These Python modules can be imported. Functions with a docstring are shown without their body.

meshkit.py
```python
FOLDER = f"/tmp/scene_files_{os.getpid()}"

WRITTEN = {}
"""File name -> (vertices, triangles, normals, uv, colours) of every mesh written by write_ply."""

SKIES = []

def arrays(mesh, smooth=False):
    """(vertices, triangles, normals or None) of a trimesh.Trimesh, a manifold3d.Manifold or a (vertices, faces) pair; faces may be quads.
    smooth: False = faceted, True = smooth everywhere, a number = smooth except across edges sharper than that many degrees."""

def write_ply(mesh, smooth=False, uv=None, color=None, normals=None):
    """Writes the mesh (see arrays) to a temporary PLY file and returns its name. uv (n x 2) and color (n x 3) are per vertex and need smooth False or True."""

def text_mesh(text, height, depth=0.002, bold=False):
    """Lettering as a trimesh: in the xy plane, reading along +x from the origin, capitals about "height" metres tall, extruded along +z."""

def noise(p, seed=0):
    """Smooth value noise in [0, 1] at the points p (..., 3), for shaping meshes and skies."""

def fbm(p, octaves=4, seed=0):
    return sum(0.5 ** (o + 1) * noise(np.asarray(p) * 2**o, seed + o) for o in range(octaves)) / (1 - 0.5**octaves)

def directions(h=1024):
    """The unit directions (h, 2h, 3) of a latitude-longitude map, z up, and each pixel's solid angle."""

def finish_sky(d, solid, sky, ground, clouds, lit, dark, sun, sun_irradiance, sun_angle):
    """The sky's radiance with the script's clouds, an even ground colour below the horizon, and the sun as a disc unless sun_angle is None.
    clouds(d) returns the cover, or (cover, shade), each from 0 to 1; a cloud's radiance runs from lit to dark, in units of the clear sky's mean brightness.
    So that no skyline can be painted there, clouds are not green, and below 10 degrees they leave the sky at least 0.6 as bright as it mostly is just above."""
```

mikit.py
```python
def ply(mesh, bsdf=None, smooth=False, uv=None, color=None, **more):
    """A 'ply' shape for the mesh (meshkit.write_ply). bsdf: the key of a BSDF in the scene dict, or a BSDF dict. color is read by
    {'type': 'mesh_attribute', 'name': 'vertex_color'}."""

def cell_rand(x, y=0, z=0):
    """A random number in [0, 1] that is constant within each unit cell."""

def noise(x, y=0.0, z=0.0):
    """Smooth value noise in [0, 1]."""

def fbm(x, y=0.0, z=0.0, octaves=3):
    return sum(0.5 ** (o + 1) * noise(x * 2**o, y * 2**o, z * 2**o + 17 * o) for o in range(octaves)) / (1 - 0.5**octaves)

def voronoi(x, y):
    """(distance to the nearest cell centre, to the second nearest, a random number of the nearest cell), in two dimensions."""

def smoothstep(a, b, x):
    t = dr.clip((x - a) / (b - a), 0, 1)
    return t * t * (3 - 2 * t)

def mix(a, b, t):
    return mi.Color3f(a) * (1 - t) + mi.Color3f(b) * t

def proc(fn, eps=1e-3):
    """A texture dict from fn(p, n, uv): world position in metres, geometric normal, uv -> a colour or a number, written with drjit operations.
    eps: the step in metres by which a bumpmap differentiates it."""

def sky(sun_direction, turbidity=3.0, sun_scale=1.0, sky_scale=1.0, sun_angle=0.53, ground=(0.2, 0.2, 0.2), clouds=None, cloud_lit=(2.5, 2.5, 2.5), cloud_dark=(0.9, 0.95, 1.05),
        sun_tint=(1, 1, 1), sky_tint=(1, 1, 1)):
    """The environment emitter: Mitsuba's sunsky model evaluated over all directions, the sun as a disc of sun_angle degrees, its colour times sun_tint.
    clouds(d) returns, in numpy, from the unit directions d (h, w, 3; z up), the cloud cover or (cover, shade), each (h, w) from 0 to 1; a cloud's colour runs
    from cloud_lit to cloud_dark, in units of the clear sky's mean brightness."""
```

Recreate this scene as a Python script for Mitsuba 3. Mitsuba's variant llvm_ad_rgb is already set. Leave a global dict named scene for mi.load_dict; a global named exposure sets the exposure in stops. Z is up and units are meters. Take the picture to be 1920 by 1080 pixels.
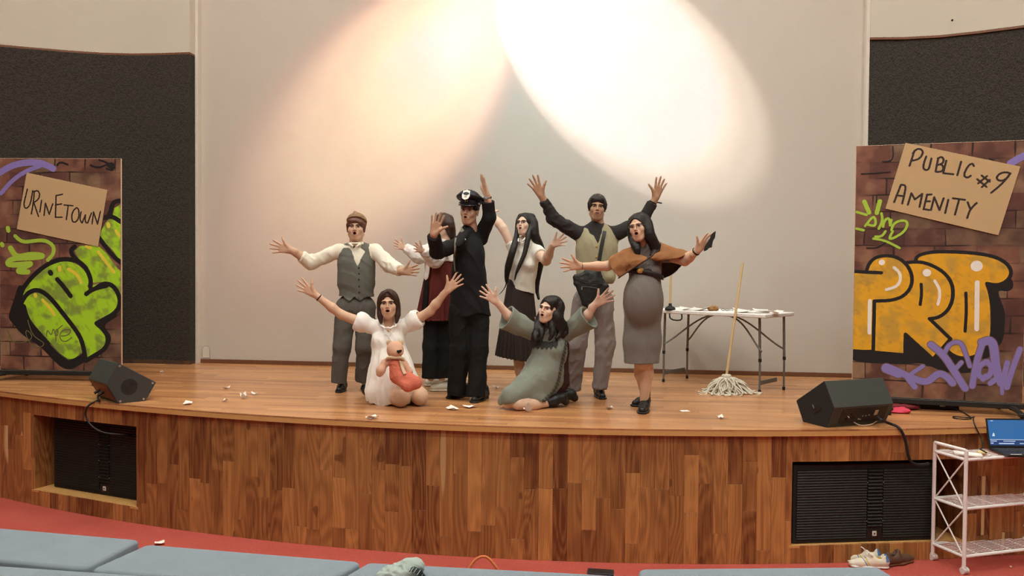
import math, random
import numpy as np
import trimesh, shapely, shapely.affinity, manifold3d
from shapely.geometry import Polygon, LineString, Point, box as sbox
from shapely.ops import unary_union
import mitsuba as mi, drjit as dr
import mikit, meshkit
from mikit import ply, proc, noise, fbm, smoothstep, mix, cell_rand

# ---------------------------------------------------------------- camera, light, exposure
EYE, FOCAL, PITCH, ROLL = 1.156, 1500.0, 0.02333, 0.008      # eye above the stage deck (z = 0), focal length in pixels of 1920
T = mi.ScalarTransform4f
scene, labels = {}, {}
_fw = np.array([0, math.cos(PITCH), -math.sin(PITCH)])
scene['camera'] = {'type': 'perspective', 'fov': math.degrees(2 * math.atan(960 / FOCAL)), 'fov_axis': 'x', 'near_clip': 0.05, 'far_clip': 200.0,
                   'to_world': T().look_at(origin=[0, 0, EYE], target=(np.array([0, 0, EYE]) + _fw).tolist(), up=[-ROLL, 0, 1])}
exposure = -0.28


def area_panel(key, x, y, z, w, d, rgb):
    """A luminous ceiling panel facing down."""
    scene[key] = {'type': 'rectangle', 'to_world': T().translate([x, y, z]).rotate([1, 0, 0], 180).scale([w / 2, d / 2, 1]),
                  'emitter': {'type': 'area', 'radiance': {'type': 'rgb', 'value': list(rgb)}}}


def wall_spot(key, origin, target, rgb, cut, beam):
    scene[key] = {'type': 'spot', 'to_world': T().look_at(origin=list(origin), target=list(target), up=[0, 1, 0.01]),
                  'intensity': {'type': 'rgb', 'value': list(rgb)}, 'cutoff_angle': cut, 'beam_width': beam}

WARM = np.array([0.95, 0.95, 0.875])
_n = 0
# rows of square ceiling lights over the seats and the stage front, and a row over the stage
for _y, _xs, _g in ((4.9, (-4.6, -1.6, 1.6, 4.6), 54), (1.8, (-4.6, -1.6, 1.6, 4.6), 56), (-1.6, (-3.2, 0.0, 3.2), 66), (7.3, (-3.9, -1.3, 1.3, 3.9), 22)):
    for _x in _xs:
        _n += 1
        area_panel(f'ceiling_light_{_n:03d}', _x, _y - 0.12 * _x, 6.68, 0.8, 0.8, WARM * _g)
        labels[f'ceiling_light_{_n:03d}'] = {'kind': 'structure'}


def _wall(s, t, z):
    return np.array([-0.0027 + 0.99303 * s - 0.11787 * t, 9.1797 - 0.11787 * s - 0.99303 * t, z])


# two stage lamps in the ceiling, firing across each other on to the screen wall; each has a clear core and a wider rose rim, the right beam a cool halo
_a, _ta = _wall(-1.7, 2.5, 6.2), _wall(0.92, 0, 3.72)
_b, _tb = _wall(1.4, 2.5, 6.2), _wall(-1.20, 0, 3.30)
wall_spot('stage_lamp_core', _a, _ta, np.array([1, .97, .92]) * 560, 12.6, 9.0)
wall_spot('stage_lamp_rose', _a, _ta, np.array([1, .30, .24]) * 64, 13.6, 9.5)
wall_spot('stage_lamp_halo', _a, _ta, np.array([.45, .85, 1.]) * 34, 26, 10)
wall_spot('stage_lamp_core_001', _b, _tb, np.array([1, .95, .64]) * 265, 13.2, 4.5)
wall_spot('stage_lamp_rose_001', _b, _tb, np.array([1, .24, .22]) * 75, 15.0, 11)
wall_spot('stage_lamp_wash', _wall(0, 2.5, 6.2), _wall(.6, 0, 2.2), np.array([.22, .80, 1.]) * 24, 30, 10)

# ---------------------------------------------------------------- helpers
def _basis():
    f = _fw
    r = np.cross(f, np.array([-ROLL, 0, 1.0])); r /= np.linalg.norm(r)
    return r, np.cross(r, f), f


_R, _U, _F = _basis()


def ray(px, py):
    return _F + _R * ((px - 960) / FOCAL) + _U * ((540 - py) / FOCAL)


def at(px, py, Y):
    """The point at depth Y (metres from the lens plane) seen at a pixel of the 1920 x 1080 photograph."""
    d = ray(px, py)
    return np.array([0, 0, EYE]) + d * (Y / d[1])


def ground(px, py, z=0.0):
    d = ray(px, py)
    return np.array([0, 0, EYE]) + d * ((z - EYE) / d[2])


def unit(v):
    v = np.asarray(v, float)
    return v / max(np.linalg.norm(v), 1e-12)


_used = {}


def numbered(key):
    n = _used.get(key, -1) + 1
    _used[key] = n
    return key if n == 0 else f'{key}_{n:03d}'


def thing(name, label, cat, group=None):
    k = numbered(name)
    labels[k] = {'label': label, 'category': cat}
    if group:
        labels[k]['group'] = group
    return k


def obj(name, mesh, bsdf, parent=None, smooth=35, label=None, **kw):
    k = numbered(f'{parent}__{name}' if parent else name)
    scene[k] = ply(mesh, bsdf, smooth, **kw)
    if label:
        labels[k] = {'label': label}
    return k


def struct(name, mesh, bsdf, parent=None, smooth=35, **kw):
    k = obj(name, mesh, bsdf, parent, smooth, **kw)
    if not parent:
        labels[k] = {'kind': 'structure'}
    return k


def cat(*ms):
    ms = [m for m in (ms[0] if len(ms) == 1 and isinstance(ms[0], (list, tuple)) else ms)]
    return trimesh.util.concatenate(ms)


def frame(o, x, y, z):
    M = np.eye(4)
    M[:3, 0], M[:3, 1], M[:3, 2], M[:3, 3] = x, y, z, o
    return M


def moved(m, M):
    m = m.copy(); m.apply_transform(M); return m


def rotz(deg, t=(0, 0, 0)):
    M = trimesh.transformations.rotation_matrix(math.radians(deg), [0, 0, 1]); M[:3, 3] = t
    return M


def bx(x0, x1, y0, y1, z0, z1, b=0.0):
    """A box with its edges chamfered by b."""
    if b <= 0:
        return trimesh.creation.box(bounds=[[x0, y0, z0], [x1, y1, z1]])
    P = []
    for x, sx in ((x0, 1), (x1, -1)):
        for y, sy in ((y0, 1), (y1, -1)):
            for z, sz in ((z0, 1), (z1, -1)):
                P += [[x, y + sy * b, z + sz * b], [x + sx * b, y, z + sz * b], [x + sx * b, y + sy * b, z]]
    return trimesh.convex.convex_hull(np.array(P))


def rbx(x0, x1, y0, y1, z0, z1, r, n=3):
    """A box with rounded edges."""
    s = trimesh.creation.uv_sphere(r, count=[2 * n, 4 * n]).vertices
    P = [s + np.array([x, y, z]) for x in (x0 + r, x1 - r) for y in (y0 + r, y1 - r) for z in (z0 + r, z1 - r)]
    return trimesh.convex.convex_hull(np.vstack(P))


def tube(pts, r, n=8, closed=False):
    """A round tube along the points; r a number or one per point."""
    P = np.asarray(pts, float); m = len(P)
    r = np.broadcast_to(np.asarray(r, float), (m,))
    tg = np.gradient(P, axis=0) if not closed else np.roll(P, -1, 0) - np.roll(P, 1, 0)
    tg /= np.maximum(np.linalg.norm(tg, axis=1, keepdims=True), 1e-12)
    a = np.array([0, 0, 1.0]) if abs(tg[0][2]) < 0.9 else np.array([1.0, 0, 0])
    N = []
    for t in tg:
        a = a - t * (a @ t); a /= max(np.linalg.norm(a), 1e-12); N.append(a.copy())
    N = np.array(N); B = np.cross(tg, N)
    ang = np.arange(n) * 2 * np.pi / n
    V = (P[:, None] + r[:, None, None] * (np.cos(ang)[None, :, None] * N[:, None] + np.sin(ang)[None, :, None] * B[:, None])).reshape(-1, 3)
    F = []
    for i in range(m if closed else m - 1):
        j = (i + 1) % m
        for k in range(n):
            l = (k + 1) % n
            F += [[i * n + k, i * n + l, j * n + l], [i * n + k, j * n + l, j * n + k]]
    if not closed:
        c0, c1 = len(V), len(V) + 1
        V = np.vstack([V, P[0], P[-1]])
        for k in range(n):
            l = (k + 1) % n
            F += [[c0, l, k], [c1, (m - 1) * n + k, (m - 1) * n + l]]
    return trimesh.Trimesh(V, np.array(F), process=False)


def spline(pts, n=40):
    from scipy.interpolate import CubicSpline
    P = np.asarray(pts, float)
    s = np.r_[0, np.cumsum(np.linalg.norm(np.diff(P, axis=0), axis=1))]
    return CubicSpline(s, P)(np.linspace(0, s[-1], n))


def lathe(profile, n=24):
    """Revolves (radius, z) pairs about z."""
    m = trimesh.creation.revolve(np.asarray(profile, float), sections=n)
    return m


def extrude(poly, h, M=None):
    """Extrudes a shapely polygon (or several) by h along its own z, then places it."""
    gs = [g for g in getattr(poly, 'geoms', [poly]) if g.geom_type == 'Polygon' and g.area > 1e-7]
    m = cat([trimesh.creation.extrude_polygon(g, h, engine='earcut') for g in gs])
    if M is not None:
        m.apply_transform(M)
    return m


def sheet(P, thick=0.0):
    """A grid of points (rows, columns, 3) as a sheet; thick > 0 gives it a back and an edge."""
    P = np.asarray(P, float); a, b = P.shape[:2]
    i = np.arange(a * b).reshape(a, b)
    q = np.stack([i[:-1, :-1], i[:-1, 1:], i[1:, 1:], i[1:, :-1]], -1).reshape(-1, 4)
    F = np.vstack([q[:, [0, 1, 2]], q[:, [0, 2, 3]]])
    m = trimesh.Trimesh(P.reshape(-1, 3), F, process=False)
    if thick <= 0:
        return m
    nrm = m.vertex_normals
    V = np.vstack([m.vertices, m.vertices - nrm * thick]); k = a * b
    rim = np.r_[i[0, :-1], i[:-1, -1], i[-1, :0:-1], i[:0:-1, 0]]
    nx = np.roll(rim, -1)
    F = np.vstack([F, F[:, ::-1] + k, np.stack([rim, rim + k, nx], 1), np.stack([nx, rim + k, nx + k], 1)])
    return trimesh.Trimesh(V, F, process=False)


# ---- smooth solids from rounded limbs: a signed distance meshed by surface nets on sparse blocks
class Solid:
    def __init__(self):
        self.ops, self.lo, self.hi = [], np.full(3, 9e9), np.full(3, -9e9)

    def _grow(self, c, r):
        self.lo = np.minimum(self.lo, np.asarray(c) - r); self.hi = np.maximum(self.hi, np.asarray(c) + r)

    def cap(self, a, b, ra, rb=None, k=0.02, flat=None, q=1.0, sub=False):
        """A limb from a to b; flat is an axis along which it is thinner by the factor q."""
        a, b = np.asarray(a, float), np.asarray(b, float); rb = ra if rb is None else rb
        ba = b - a; L2 = max(ba @ ba, 1e-12)
        ax = None if flat is None else unit(flat)

        def f(p):
            v = p - a.astype(np.float32)
            t = np.clip(v @ (ba / L2).astype(np.float32), 0, 1)
            v = v - t[..., None] * ba.astype(np.float32)
            if ax is None:
                return np.sqrt((v * v).sum(-1)) - (ra + t * (rb - ra))
            c = v @ ax.astype(np.float32)
            d2 = (v * v).sum(-1) + c * c * (q * q - 1)
            return (np.sqrt(np.maximum(d2, 0)) - (ra + t * (rb - ra))) / q
        self.ops.append(('sub' if sub else 'add', f, k))
        if not sub:
            self._grow(a, ra + k); self._grow(b, rb + k)
        return self

    def ell(self, c, r, R=None, k=0.02, sub=False):
        """An ellipsoid with radii r along the rows of R."""
        c = np.asarray(c, float); r = np.asarray(r, float); R = np.eye(3) if R is None else np.asarray(R, float)
        A = (R / r[:, None]).T.astype(np.float32); B = (R / (r ** 2)[:, None]).T.astype(np.float32); m = float(r.min())

        def f(p):
            v = p - c.astype(np.float32)
            k0 = np.linalg.norm(v @ A, axis=-1); k1 = np.linalg.norm(v @ B, axis=-1)
            return np.where(k1 > 1e-6, k0 * (k0 - 1) / np.maximum(k1, 1e-6), -m)
        self.ops.append(('sub' if sub else 'add', f, k))
        if not sub:
            self._grow(c, r.max() + k)
        return self

    def chain(self, pts, rs, k=0.02, flat=None, q=1.0):
        """A limb through several points, without swellings at its joints."""
        P, R = np.asarray(pts, np.float32), np.asarray(rs, np.float32)

        def f(x):
            best = None
            for i in range(len(P) - 1):
                ba = P[i + 1] - P[i]; v = x - P[i]
                t = np.clip(v @ ba / max(float(ba @ ba), 1e-12), 0, 1)
                v = v - t[..., None] * ba
                d = np.sqrt((v * v).sum(-1)) - (R[i] + t * (R[i + 1] - R[i]))
                best = d if best is None else np.minimum(best, d)
            return best
        self.ops.append(('add', f, k))
        for p, r in zip(P, R):
            self._grow(p, float(r) + k)
        return self

    def cut(self, p, n, k=0.004):
        """Keeps what lies behind the plane through p with normal n."""
        p, n = np.asarray(p, float), unit(n)
        self.ops.append(('cut', lambda x: (x - p.astype(np.float32)) @ n.astype(np.float32), k))
        return self

    def fn(self, f, op='sub', k=0.004):
        self.ops.append((op if op != 'and' else 'cut', f, k)); return self

    def eval(self, P, rad):
        """P (blocks, n, 3) with every block inside a ball of radius rad about its mean."""
        C = P.mean(1)
        d = np.full(P.shape[:2], 1.0, np.float32)
        for op, f, k in self.ops:
            if op == 'cut':
                x = f(P); h = np.clip(.5 + .5 * (x - d) / k, 0, 1); d = d * (1 - h) + x * h + k * h * (1 - h)
                continue
            i = np.nonzero(f(C) < 1.5 * rad + 2 * k)[0]
            if not len(i):
                continue
            x, y = f(P[i]), d[i]
            if op == 'add':
                h = np.clip(.5 + .5 * (y - x) / k, 0, 1); d[i] = y * (1 - h) + x * h - k * h * (1 - h)
            else:
                x = -x; h = np.clip(.5 + .5 * (x - y) / k, 0, 1); d[i] = y * (1 - h) + x * h + k * h * (1 - h)
        return d

    def mesh(self, h=0.005, tol=0.0, relax=1):
        B = 8 * h; lo = self.lo - 2 * h; n4 = np.ceil((self.hi + 2 * h - lo) / (4 * B)).astype(int)
        g = np.stack(np.meshgrid(*[np.arange(n) for n in n4], indexing='ij'), -1).reshape(-1, 3)
        c = (lo + (g + .5) * 4 * B).astype(np.float32)
        keep = np.abs(self.eval(c[:, None], 1.1 * 4 * B)[:, 0]) < 0.866 * 4 * B * 1.6
        o = np.stack(np.meshgrid(*[np.arange(4)] * 3, indexing='ij'), -1).reshape(-1, 3)
        g = (g[keep][:, None] * 4 + o).reshape(-1, 3)
        c = (lo + (g + .5) * B).astype(np.float32)
        keep = np.abs(self.eval(c[:, None], 1.1 * B)[:, 0]) < 0.866 * B * 1.7
        g = g[keep]
        o = np.stack(np.meshgrid(*[np.arange(9)] * 3, indexing='ij'), -1).reshape(-1, 3)
        ids, Vs, E = [], [], []
        N = 8 * 4 * n4 + 16
        for s in range(0, len(g), 400):
            gb = g[s:s + 400]
            base = gb[:, None] * 8 + o
            V = self.eval((lo + base * h).astype(np.float32), 1.15 * B).reshape(-1, 9, 9, 9)
            S = V < 0
            cs = [S[:, i:i + 8, j:j + 8, k:k + 8] for i in (0, 1) for j in (0, 1) for k in (0, 1)]
            any_, all_ = cs[0].copy(), cs[0].copy()
            for x in cs[1:]:
                any_ |= x; all_ &= x
            b, i, j, k = np.nonzero(any_ & ~all_)
            if not len(b):
                continue
            val = np.stack([V[b, i + x, j + y, k + z] for x in (0, 1) for y in (0, 1) for z in (0, 1)], 1)
            cell = gb[b] * 8 + np.stack([i, j, k], 1)
            acc, cnt = np.zeros((len(b), 3)), np.zeros(len(b))
            for p in range(8):
                for ax, bit in ((0, 4), (1, 2), (2, 1)):
                    if p & bit:
                        continue
                    u, w = val[:, p], val[:, p | bit]
                    m = (u < 0) != (w < 0)
                    t = np.where(m, u / np.where(m, u - w, 1), 0)
                    pos = np.tile(np.array([(p >> 2) & 1, (p >> 1) & 1, p & 1], float), (len(b), 1)); pos[:, ax] += t
                    acc += pos * m[:, None]; cnt += m
            Vs.append(cell + acc / cnt[:, None])
            ids.append((cell[:, 0] * N[1] + cell[:, 1]) * N[2] + cell[:, 2])
            E.append(val[:, [0, 4, 2, 1]])
        ids, Vs, E = np.concatenate(ids), np.concatenate(Vs), np.concatenate(E)
        order = np.argsort(ids); ids, Vs, E = ids[order], Vs[order], E[order]
        st = (N[1] * N[2], N[2], 1); F = []
        for ax in range(3):
            e1, e2 = st[(ax + 1) % 3], st[(ax + 2) % 3]
            m = np.nonzero((E[:, 0] < 0) != (E[:, ax + 1] < 0))[0]
            q = np.stack([ids[m], ids[m] - e1, ids[m] - e1 - e2, ids[m] - e2], 1)
            w = np.minimum(np.searchsorted(ids, q), len(ids) - 1)
            ok = (ids[w] == q).all(1)
            w = w[ok]; flip = E[m[ok], 0] >= 0
            w[flip] = w[flip][:, ::-1]
            F.append(w)
        q = np.concatenate(F)
        V = lo + Vs * h
        F = np.vstack([q[:, [0, 1, 2]], q[:, [0, 2, 3]]])
        for _ in range(relax):
            e = np.vstack([q[:, [0, 1]], q[:, [1, 2]], q[:, [2, 3]], q[:, [3, 0]]])
            s, c = np.zeros_like(V), np.zeros(len(V))
            for k in range(3):
                s[:, k] = np.bincount(e[:, 0], V[e[:, 1], k], len(V)) + np.bincount(e[:, 1], V[e[:, 0], k], len(V))
            c = np.bincount(e.ravel(), minlength=len(V))
            V = np.where(c[:, None] > 0, 0.5 * V + 0.5 * s / np.maximum(c, 1)[:, None], V)
        m = trimesh.Trimesh(V, F, process=False)
        if tol > 0:
            mf = manifold3d.Manifold(manifold3d.Mesh(np.asarray(V, np.float32), np.asarray(F, np.uint32)))
            if mf.status() == manifold3d.Error.NoError:
                mm = mf.simplify(tol).to_mesh()
                m = trimesh.Trimesh(np.array(mm.vert_properties[:, :3], float), np.array(mm.tri_verts), process=False)
        return m


def simpler(m, tol=.0006):
    """The same surface with fewer triangles where it is nearly flat."""
    if len(m.faces) < 6000:
        return m
    mf = manifold3d.Manifold(manifold3d.Mesh(np.asarray(m.vertices, np.float32), np.asarray(m.faces, np.uint32)))
    if mf.status() != manifold3d.Error.NoError:
        return m
    mm = mf.simplify(tol).to_mesh()
    return trimesh.Trimesh(np.array(mm.vert_properties[:, :3], float), np.array(mm.tri_verts), process=False)


def normals_of(m):
    return meshkit.arrays(m, True)[2]


def wrinkle(m, amp, M, seed=0, octaves=2, where=None, ridge=0.6):
    """Pushes a cloth in and out by noise of the positions times the 3 x 3 matrix M (folds run where M is small)."""
    v = np.asarray(m.vertices)
    n = (meshkit.fbm(v @ np.asarray(M, float).T + 50, octaves, seed) - 0.5) * 2
    amp = amp * (1.5 if ridge >= .5 else 1.0)
    a = amp * ((1 - ridge) * n + ridge * (0.55 - 2.2 * np.abs(n)))
    a = np.maximum(a, -0.006)
    if where is not None:
        a = a * where(v)
    m.vertices = v + normals_of(m) * a[:, None]
    return m


def stretch(axis, along, across):
    """A matrix for wrinkle(): frequency 'along' the axis, 'across' the rest."""
    u = unit(axis)
    return across * np.eye(3) + (along - across) * np.outer(u, u)


def pixel(v):
    d = np.asarray(v, float) - [0, 0, EYE]; w = d @ _F
    return np.stack([960 + FOCAL * (d @ _R) / w, 540 - FOCAL * (d @ _U) / w], -1), w


def surf(m, px, py, r=2.5, out=0.0):
    """The point of a mesh nearest the seats along a pixel's ray, moved out by 'out' metres."""
    if not hasattr(m, '_pix') or m._pix[2] != len(m.vertices):
        q, w = pixel(m.vertices); m._pix = (q, w, len(m.vertices))
    q, w, _ = m._pix
    d = np.hypot(q[:, 0] - px, q[:, 1] - py); i = np.nonzero(d < r)[0]
    if not len(i):
        i = np.argsort(d)[:3]
    k = i[np.argmin(w[i])]
    return at(px, py, float(np.asarray(m.vertices)[k, 1]) - out)


def loft(rows, n=24, thick=.004, m_=10):
    """A cloth between curves, each a few points; thick gives it a back."""
    R = np.array([spline(r, n) for r in rows])
    if len(R) > 1:
        from scipy.interpolate import CubicSpline
        R = CubicSpline(np.linspace(0, 1, len(R)), R, axis=0)(np.linspace(0, 1, m_)) if len(R) > 2 else R[0] + np.linspace(0, 1, m_)[:, None, None] * (R[1] - R[0])
    return sheet(R, thick)
# ---------------------------------------------------------------- materials
def rgb(*c):
    return {'type': 'rgb', 'value': [float(x) for x in (c if len(c) == 3 else c[0])]}


def mat(key, col, rough=0.6, spec=0.4, two=False, **kw):
    d = {'type': 'principled', 'base_color': rgb(*col) if isinstance(col, (tuple, list)) else col, 'roughness': rough, 'specular': spec, **kw}
    scene[key] = {'type': 'twosided', 'bsdf': d} if two else d
    return key


def vcol(key, rough=0.6, spec=0.4, two=False, **kw):
    return mat(key, {'type': 'mesh_attribute', 'name': 'vertex_color'}, rough, spec, two, **kw)


C3 = mi.Color3f


def wood_face(p, n, uv):
    """Vertical boards: the tone (u) and seed (v) of each board are in its uv."""
    s = uv.y * 90
    a = p.x * 1.0 + p.y * 0.35
    w = fbm(a * 7 + s * 3.1, p.z * 1.3 + s, s, 2)
    g = 0.5 + 0.5 * dr.sin(w * 58 + s)
    f = noise(a * 330 + w * 40, p.z * 7, s) * 0.45 + noise(a * 130 + w * 22, p.z * 2.2, s + 5) * 0.55
    t = dr.clip(uv.x * 0.74 + 0.24 * (g - 0.4) + 0.62 * (f - 0.42), 0, 1)
    c = mix((0.140, 0.044, 0.014), (0.56, 0.265, 0.084), t)
    sap = smoothstep(0.80, 0.84, noise(a * 11 + s * 5, p.z * 0.8 + s * 3, s)) * smoothstep(0.80, 0.85, cell_rand(uv.y * 977, 3))
    c = mix(c, (0.70, 0.50, 0.24), sap)
    knot = smoothstep(0.88, 0.93, noise(a * 15 + s * 7, p.z * 7 + s, s))
    return mix(c, (0.08, 0.022, 0.008), knot * 0.6)


def wood_deck(p, n, uv):
    """Strip flooring laid along the back wall, with staggered ends."""
    s = p.x * _E[0] + p.y * _E[1]
    t = -p.x * _E[1] + p.y * _E[0]
    row = dr.floor(t / 0.085)
    ln = 0.75 + 0.7 * cell_rand(row, 3)
    q = s / ln + cell_rand(row, 7) * 9
    r = cell_rand(row, dr.floor(q))
    g = fbm(s * 1.5 + r * 40, t * 55, r * 30, 3)
    c = mix((0.27, 0.112, 0.046), (0.52, 0.255, 0.102), dr.clip(r * 0.6 + (g - 0.5) * 1.1 + 0.22, 0, 1))
    e = dr.abs(t / 0.085 - row - 0.5) * 2
    gap = smoothstep(0.95, 1.0, e)
    qe = dr.abs(q - dr.floor(q) - 0.5) * 2
    gap = dr.maximum(gap, smoothstep(0.994, 0.999, qe))
    dirt = smoothstep(0.45, 0.75, fbm(p.x * 1.3, p.y * 2.1, 3, 3))
    return mix(c, (0.12, 0.045, 0.018), gap * 0.30) * (1 - 0.12 * dirt)


def carpet(p, n, uv):
    f = noise(p.x * 260, p.y * 260, p.z * 260)
    return mix((0.30, 0.052, 0.040), (0.48, 0.105, 0.078), f * 0.7 + 0.3 * fbm(p.x * 3, p.y * 3, 1, 3))


def felt(p, n, uv):
    f = noise(p.x * 210, p.y * 210, p.z * 210) * 0.65 + noise(p.x * 75, p.y * 75, p.z * 75) * 0.35
    return mix((0.016, 0.0145, 0.0125), (0.080, 0.070, 0.058), smoothstep(0.1, 0.95, f))


def plaster(p, n, uv):
    f = noise(p.x * 120, p.y * 120, p.z * 120)
    g = fbm(p.x * 1.7 + 9, p.y * 1.7, p.z * 1.7, 3)
    c = mix((0.520, 0.462, 0.392), (0.555, 0.495, 0.425), f * 0.5 + g * 0.5)
    return c


mat('plank_wood', proc(wood_face), 0.42, 0.45)
mat('deck_wood', proc(wood_deck), 0.27, 0.6)
mat('carpet_red', proc(carpet), 0.95, 0.1)
mat('felt_dark', proc(felt), 0.95, 0.1)
mat('screen_paint', proc(plaster), 0.85, 0.15)
mat('cream_paint', (0.56, 0.515, 0.425), 0.85, 0.15)
mat('trim_wood', (0.16, 0.065, 0.03), 0.5)
mat('edge_wood', (0.60, 0.33, 0.115), 0.38)
mat('dark_gap', (0.02, 0.01, 0.006), 0.9)
mat('black_satin', (0.017, 0.017, 0.016), 0.45)
mat('black_matte', (0.014, 0.014, 0.0135), 0.7)
mat('ceiling_paint', (0.72, 0.68, 0.60), 0.9, 0.1)
mat('grey_trim', (0.62, 0.56, 0.48), 0.6)

# ---------------------------------------------------------------- the room: wall coordinates run s along the screen wall, t towards the seats
FLOOR = -1.0
_WL, _WR = ground(372, 680)[:2], ground(1594, 708)[:2]
_E = unit(_WR - _WL); _N = np.array([_E[1], -_E[0]]); _O = _WL + _E * 3.80


def W(s, t, z=0.0):
    return np.r_[_O + s * _E + t * _N, z]


def front(s):
    """How far the curved edge of the stage lies before the screen wall."""
    return 3.2846 + 0.0207 * s - 0.0406 * s * s


def face_hit(px, py, back=0.035):
    """(s, z) where a pixel's ray meets the upright face under the stage edge."""
    d = ray(px, py); o = np.array([0, 0, EYE])
    lo, hi = 1.0, 12.0
    for _ in range(50):
        m = (lo + hi) / 2; p = o + d * m; q = p[:2] - _O; s, t = q @ _E, q @ _N
        lo, hi = (m, hi) if t > front(s) - back else (lo, m)
    return s, p[2]


struct('floor', bx(-9.5, 9.0, -9, 11.5, FLOOR - 0.1, FLOOR), 'carpet_red')
struct('ceiling', bx(-10, 9.5, -9, 12, 6.7, 6.8), 'ceiling_paint')
struct('wall_back', bx(-10, 9.5, -9.1, -9.0, FLOOR, 6.7), 'cream_paint')

# the white screen wall, with its dark skirting and the narrow returns at both ends
M = frame(np.r_[_O, 0], np.r_[_E, 0], np.r_[-_N, 0], [0, 0, 1])
struct('wall_screen', moved(bx(-4.3, 4.3, 0.0, 0.1, -0.05, 6.7), M), 'screen_paint')
struct('baseboard_screen', moved(bx(-3.80, 3.86, -0.014, 0.0, 0.0, 0.048, 0.003), M), 'trim_wood')


def side_wall(name, pts, other):
    P = spline([(s, t) for s, t in pts], 60)
    def strip(z0, z1, off):
        tg = np.gradient(P, axis=0); nn = np.stack([-tg[:, 1], tg[:, 0]], 1); nn /= np.linalg.norm(nn, axis=1, keepdims=True)
        nn *= other
        Q = P + nn * off
        ring = [W(*q) for q in Q] + [W(*q) for q in (P - nn * 0.12)[::-1]]
        poly = Polygon([(r[0], r[1]) for r in ring]).buffer(0)
        m = extrude(poly, z1 - z0); m.apply_translation([0, 0, z0]); return m
    struct('wall_' + name, strip(FLOOR, 3.65, 0.0), 'felt_dark')
    struct('trim_ledge_' + name, strip(3.648, 3.672, 0.022), 'trim_wood')
    struct('wall_upper_' + name, strip(3.672, 6.7, 0.006), 'cream_paint')
    struct('baseboard_' + name, strip(0.0, 0.045, 0.012), 'trim_wood')


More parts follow.
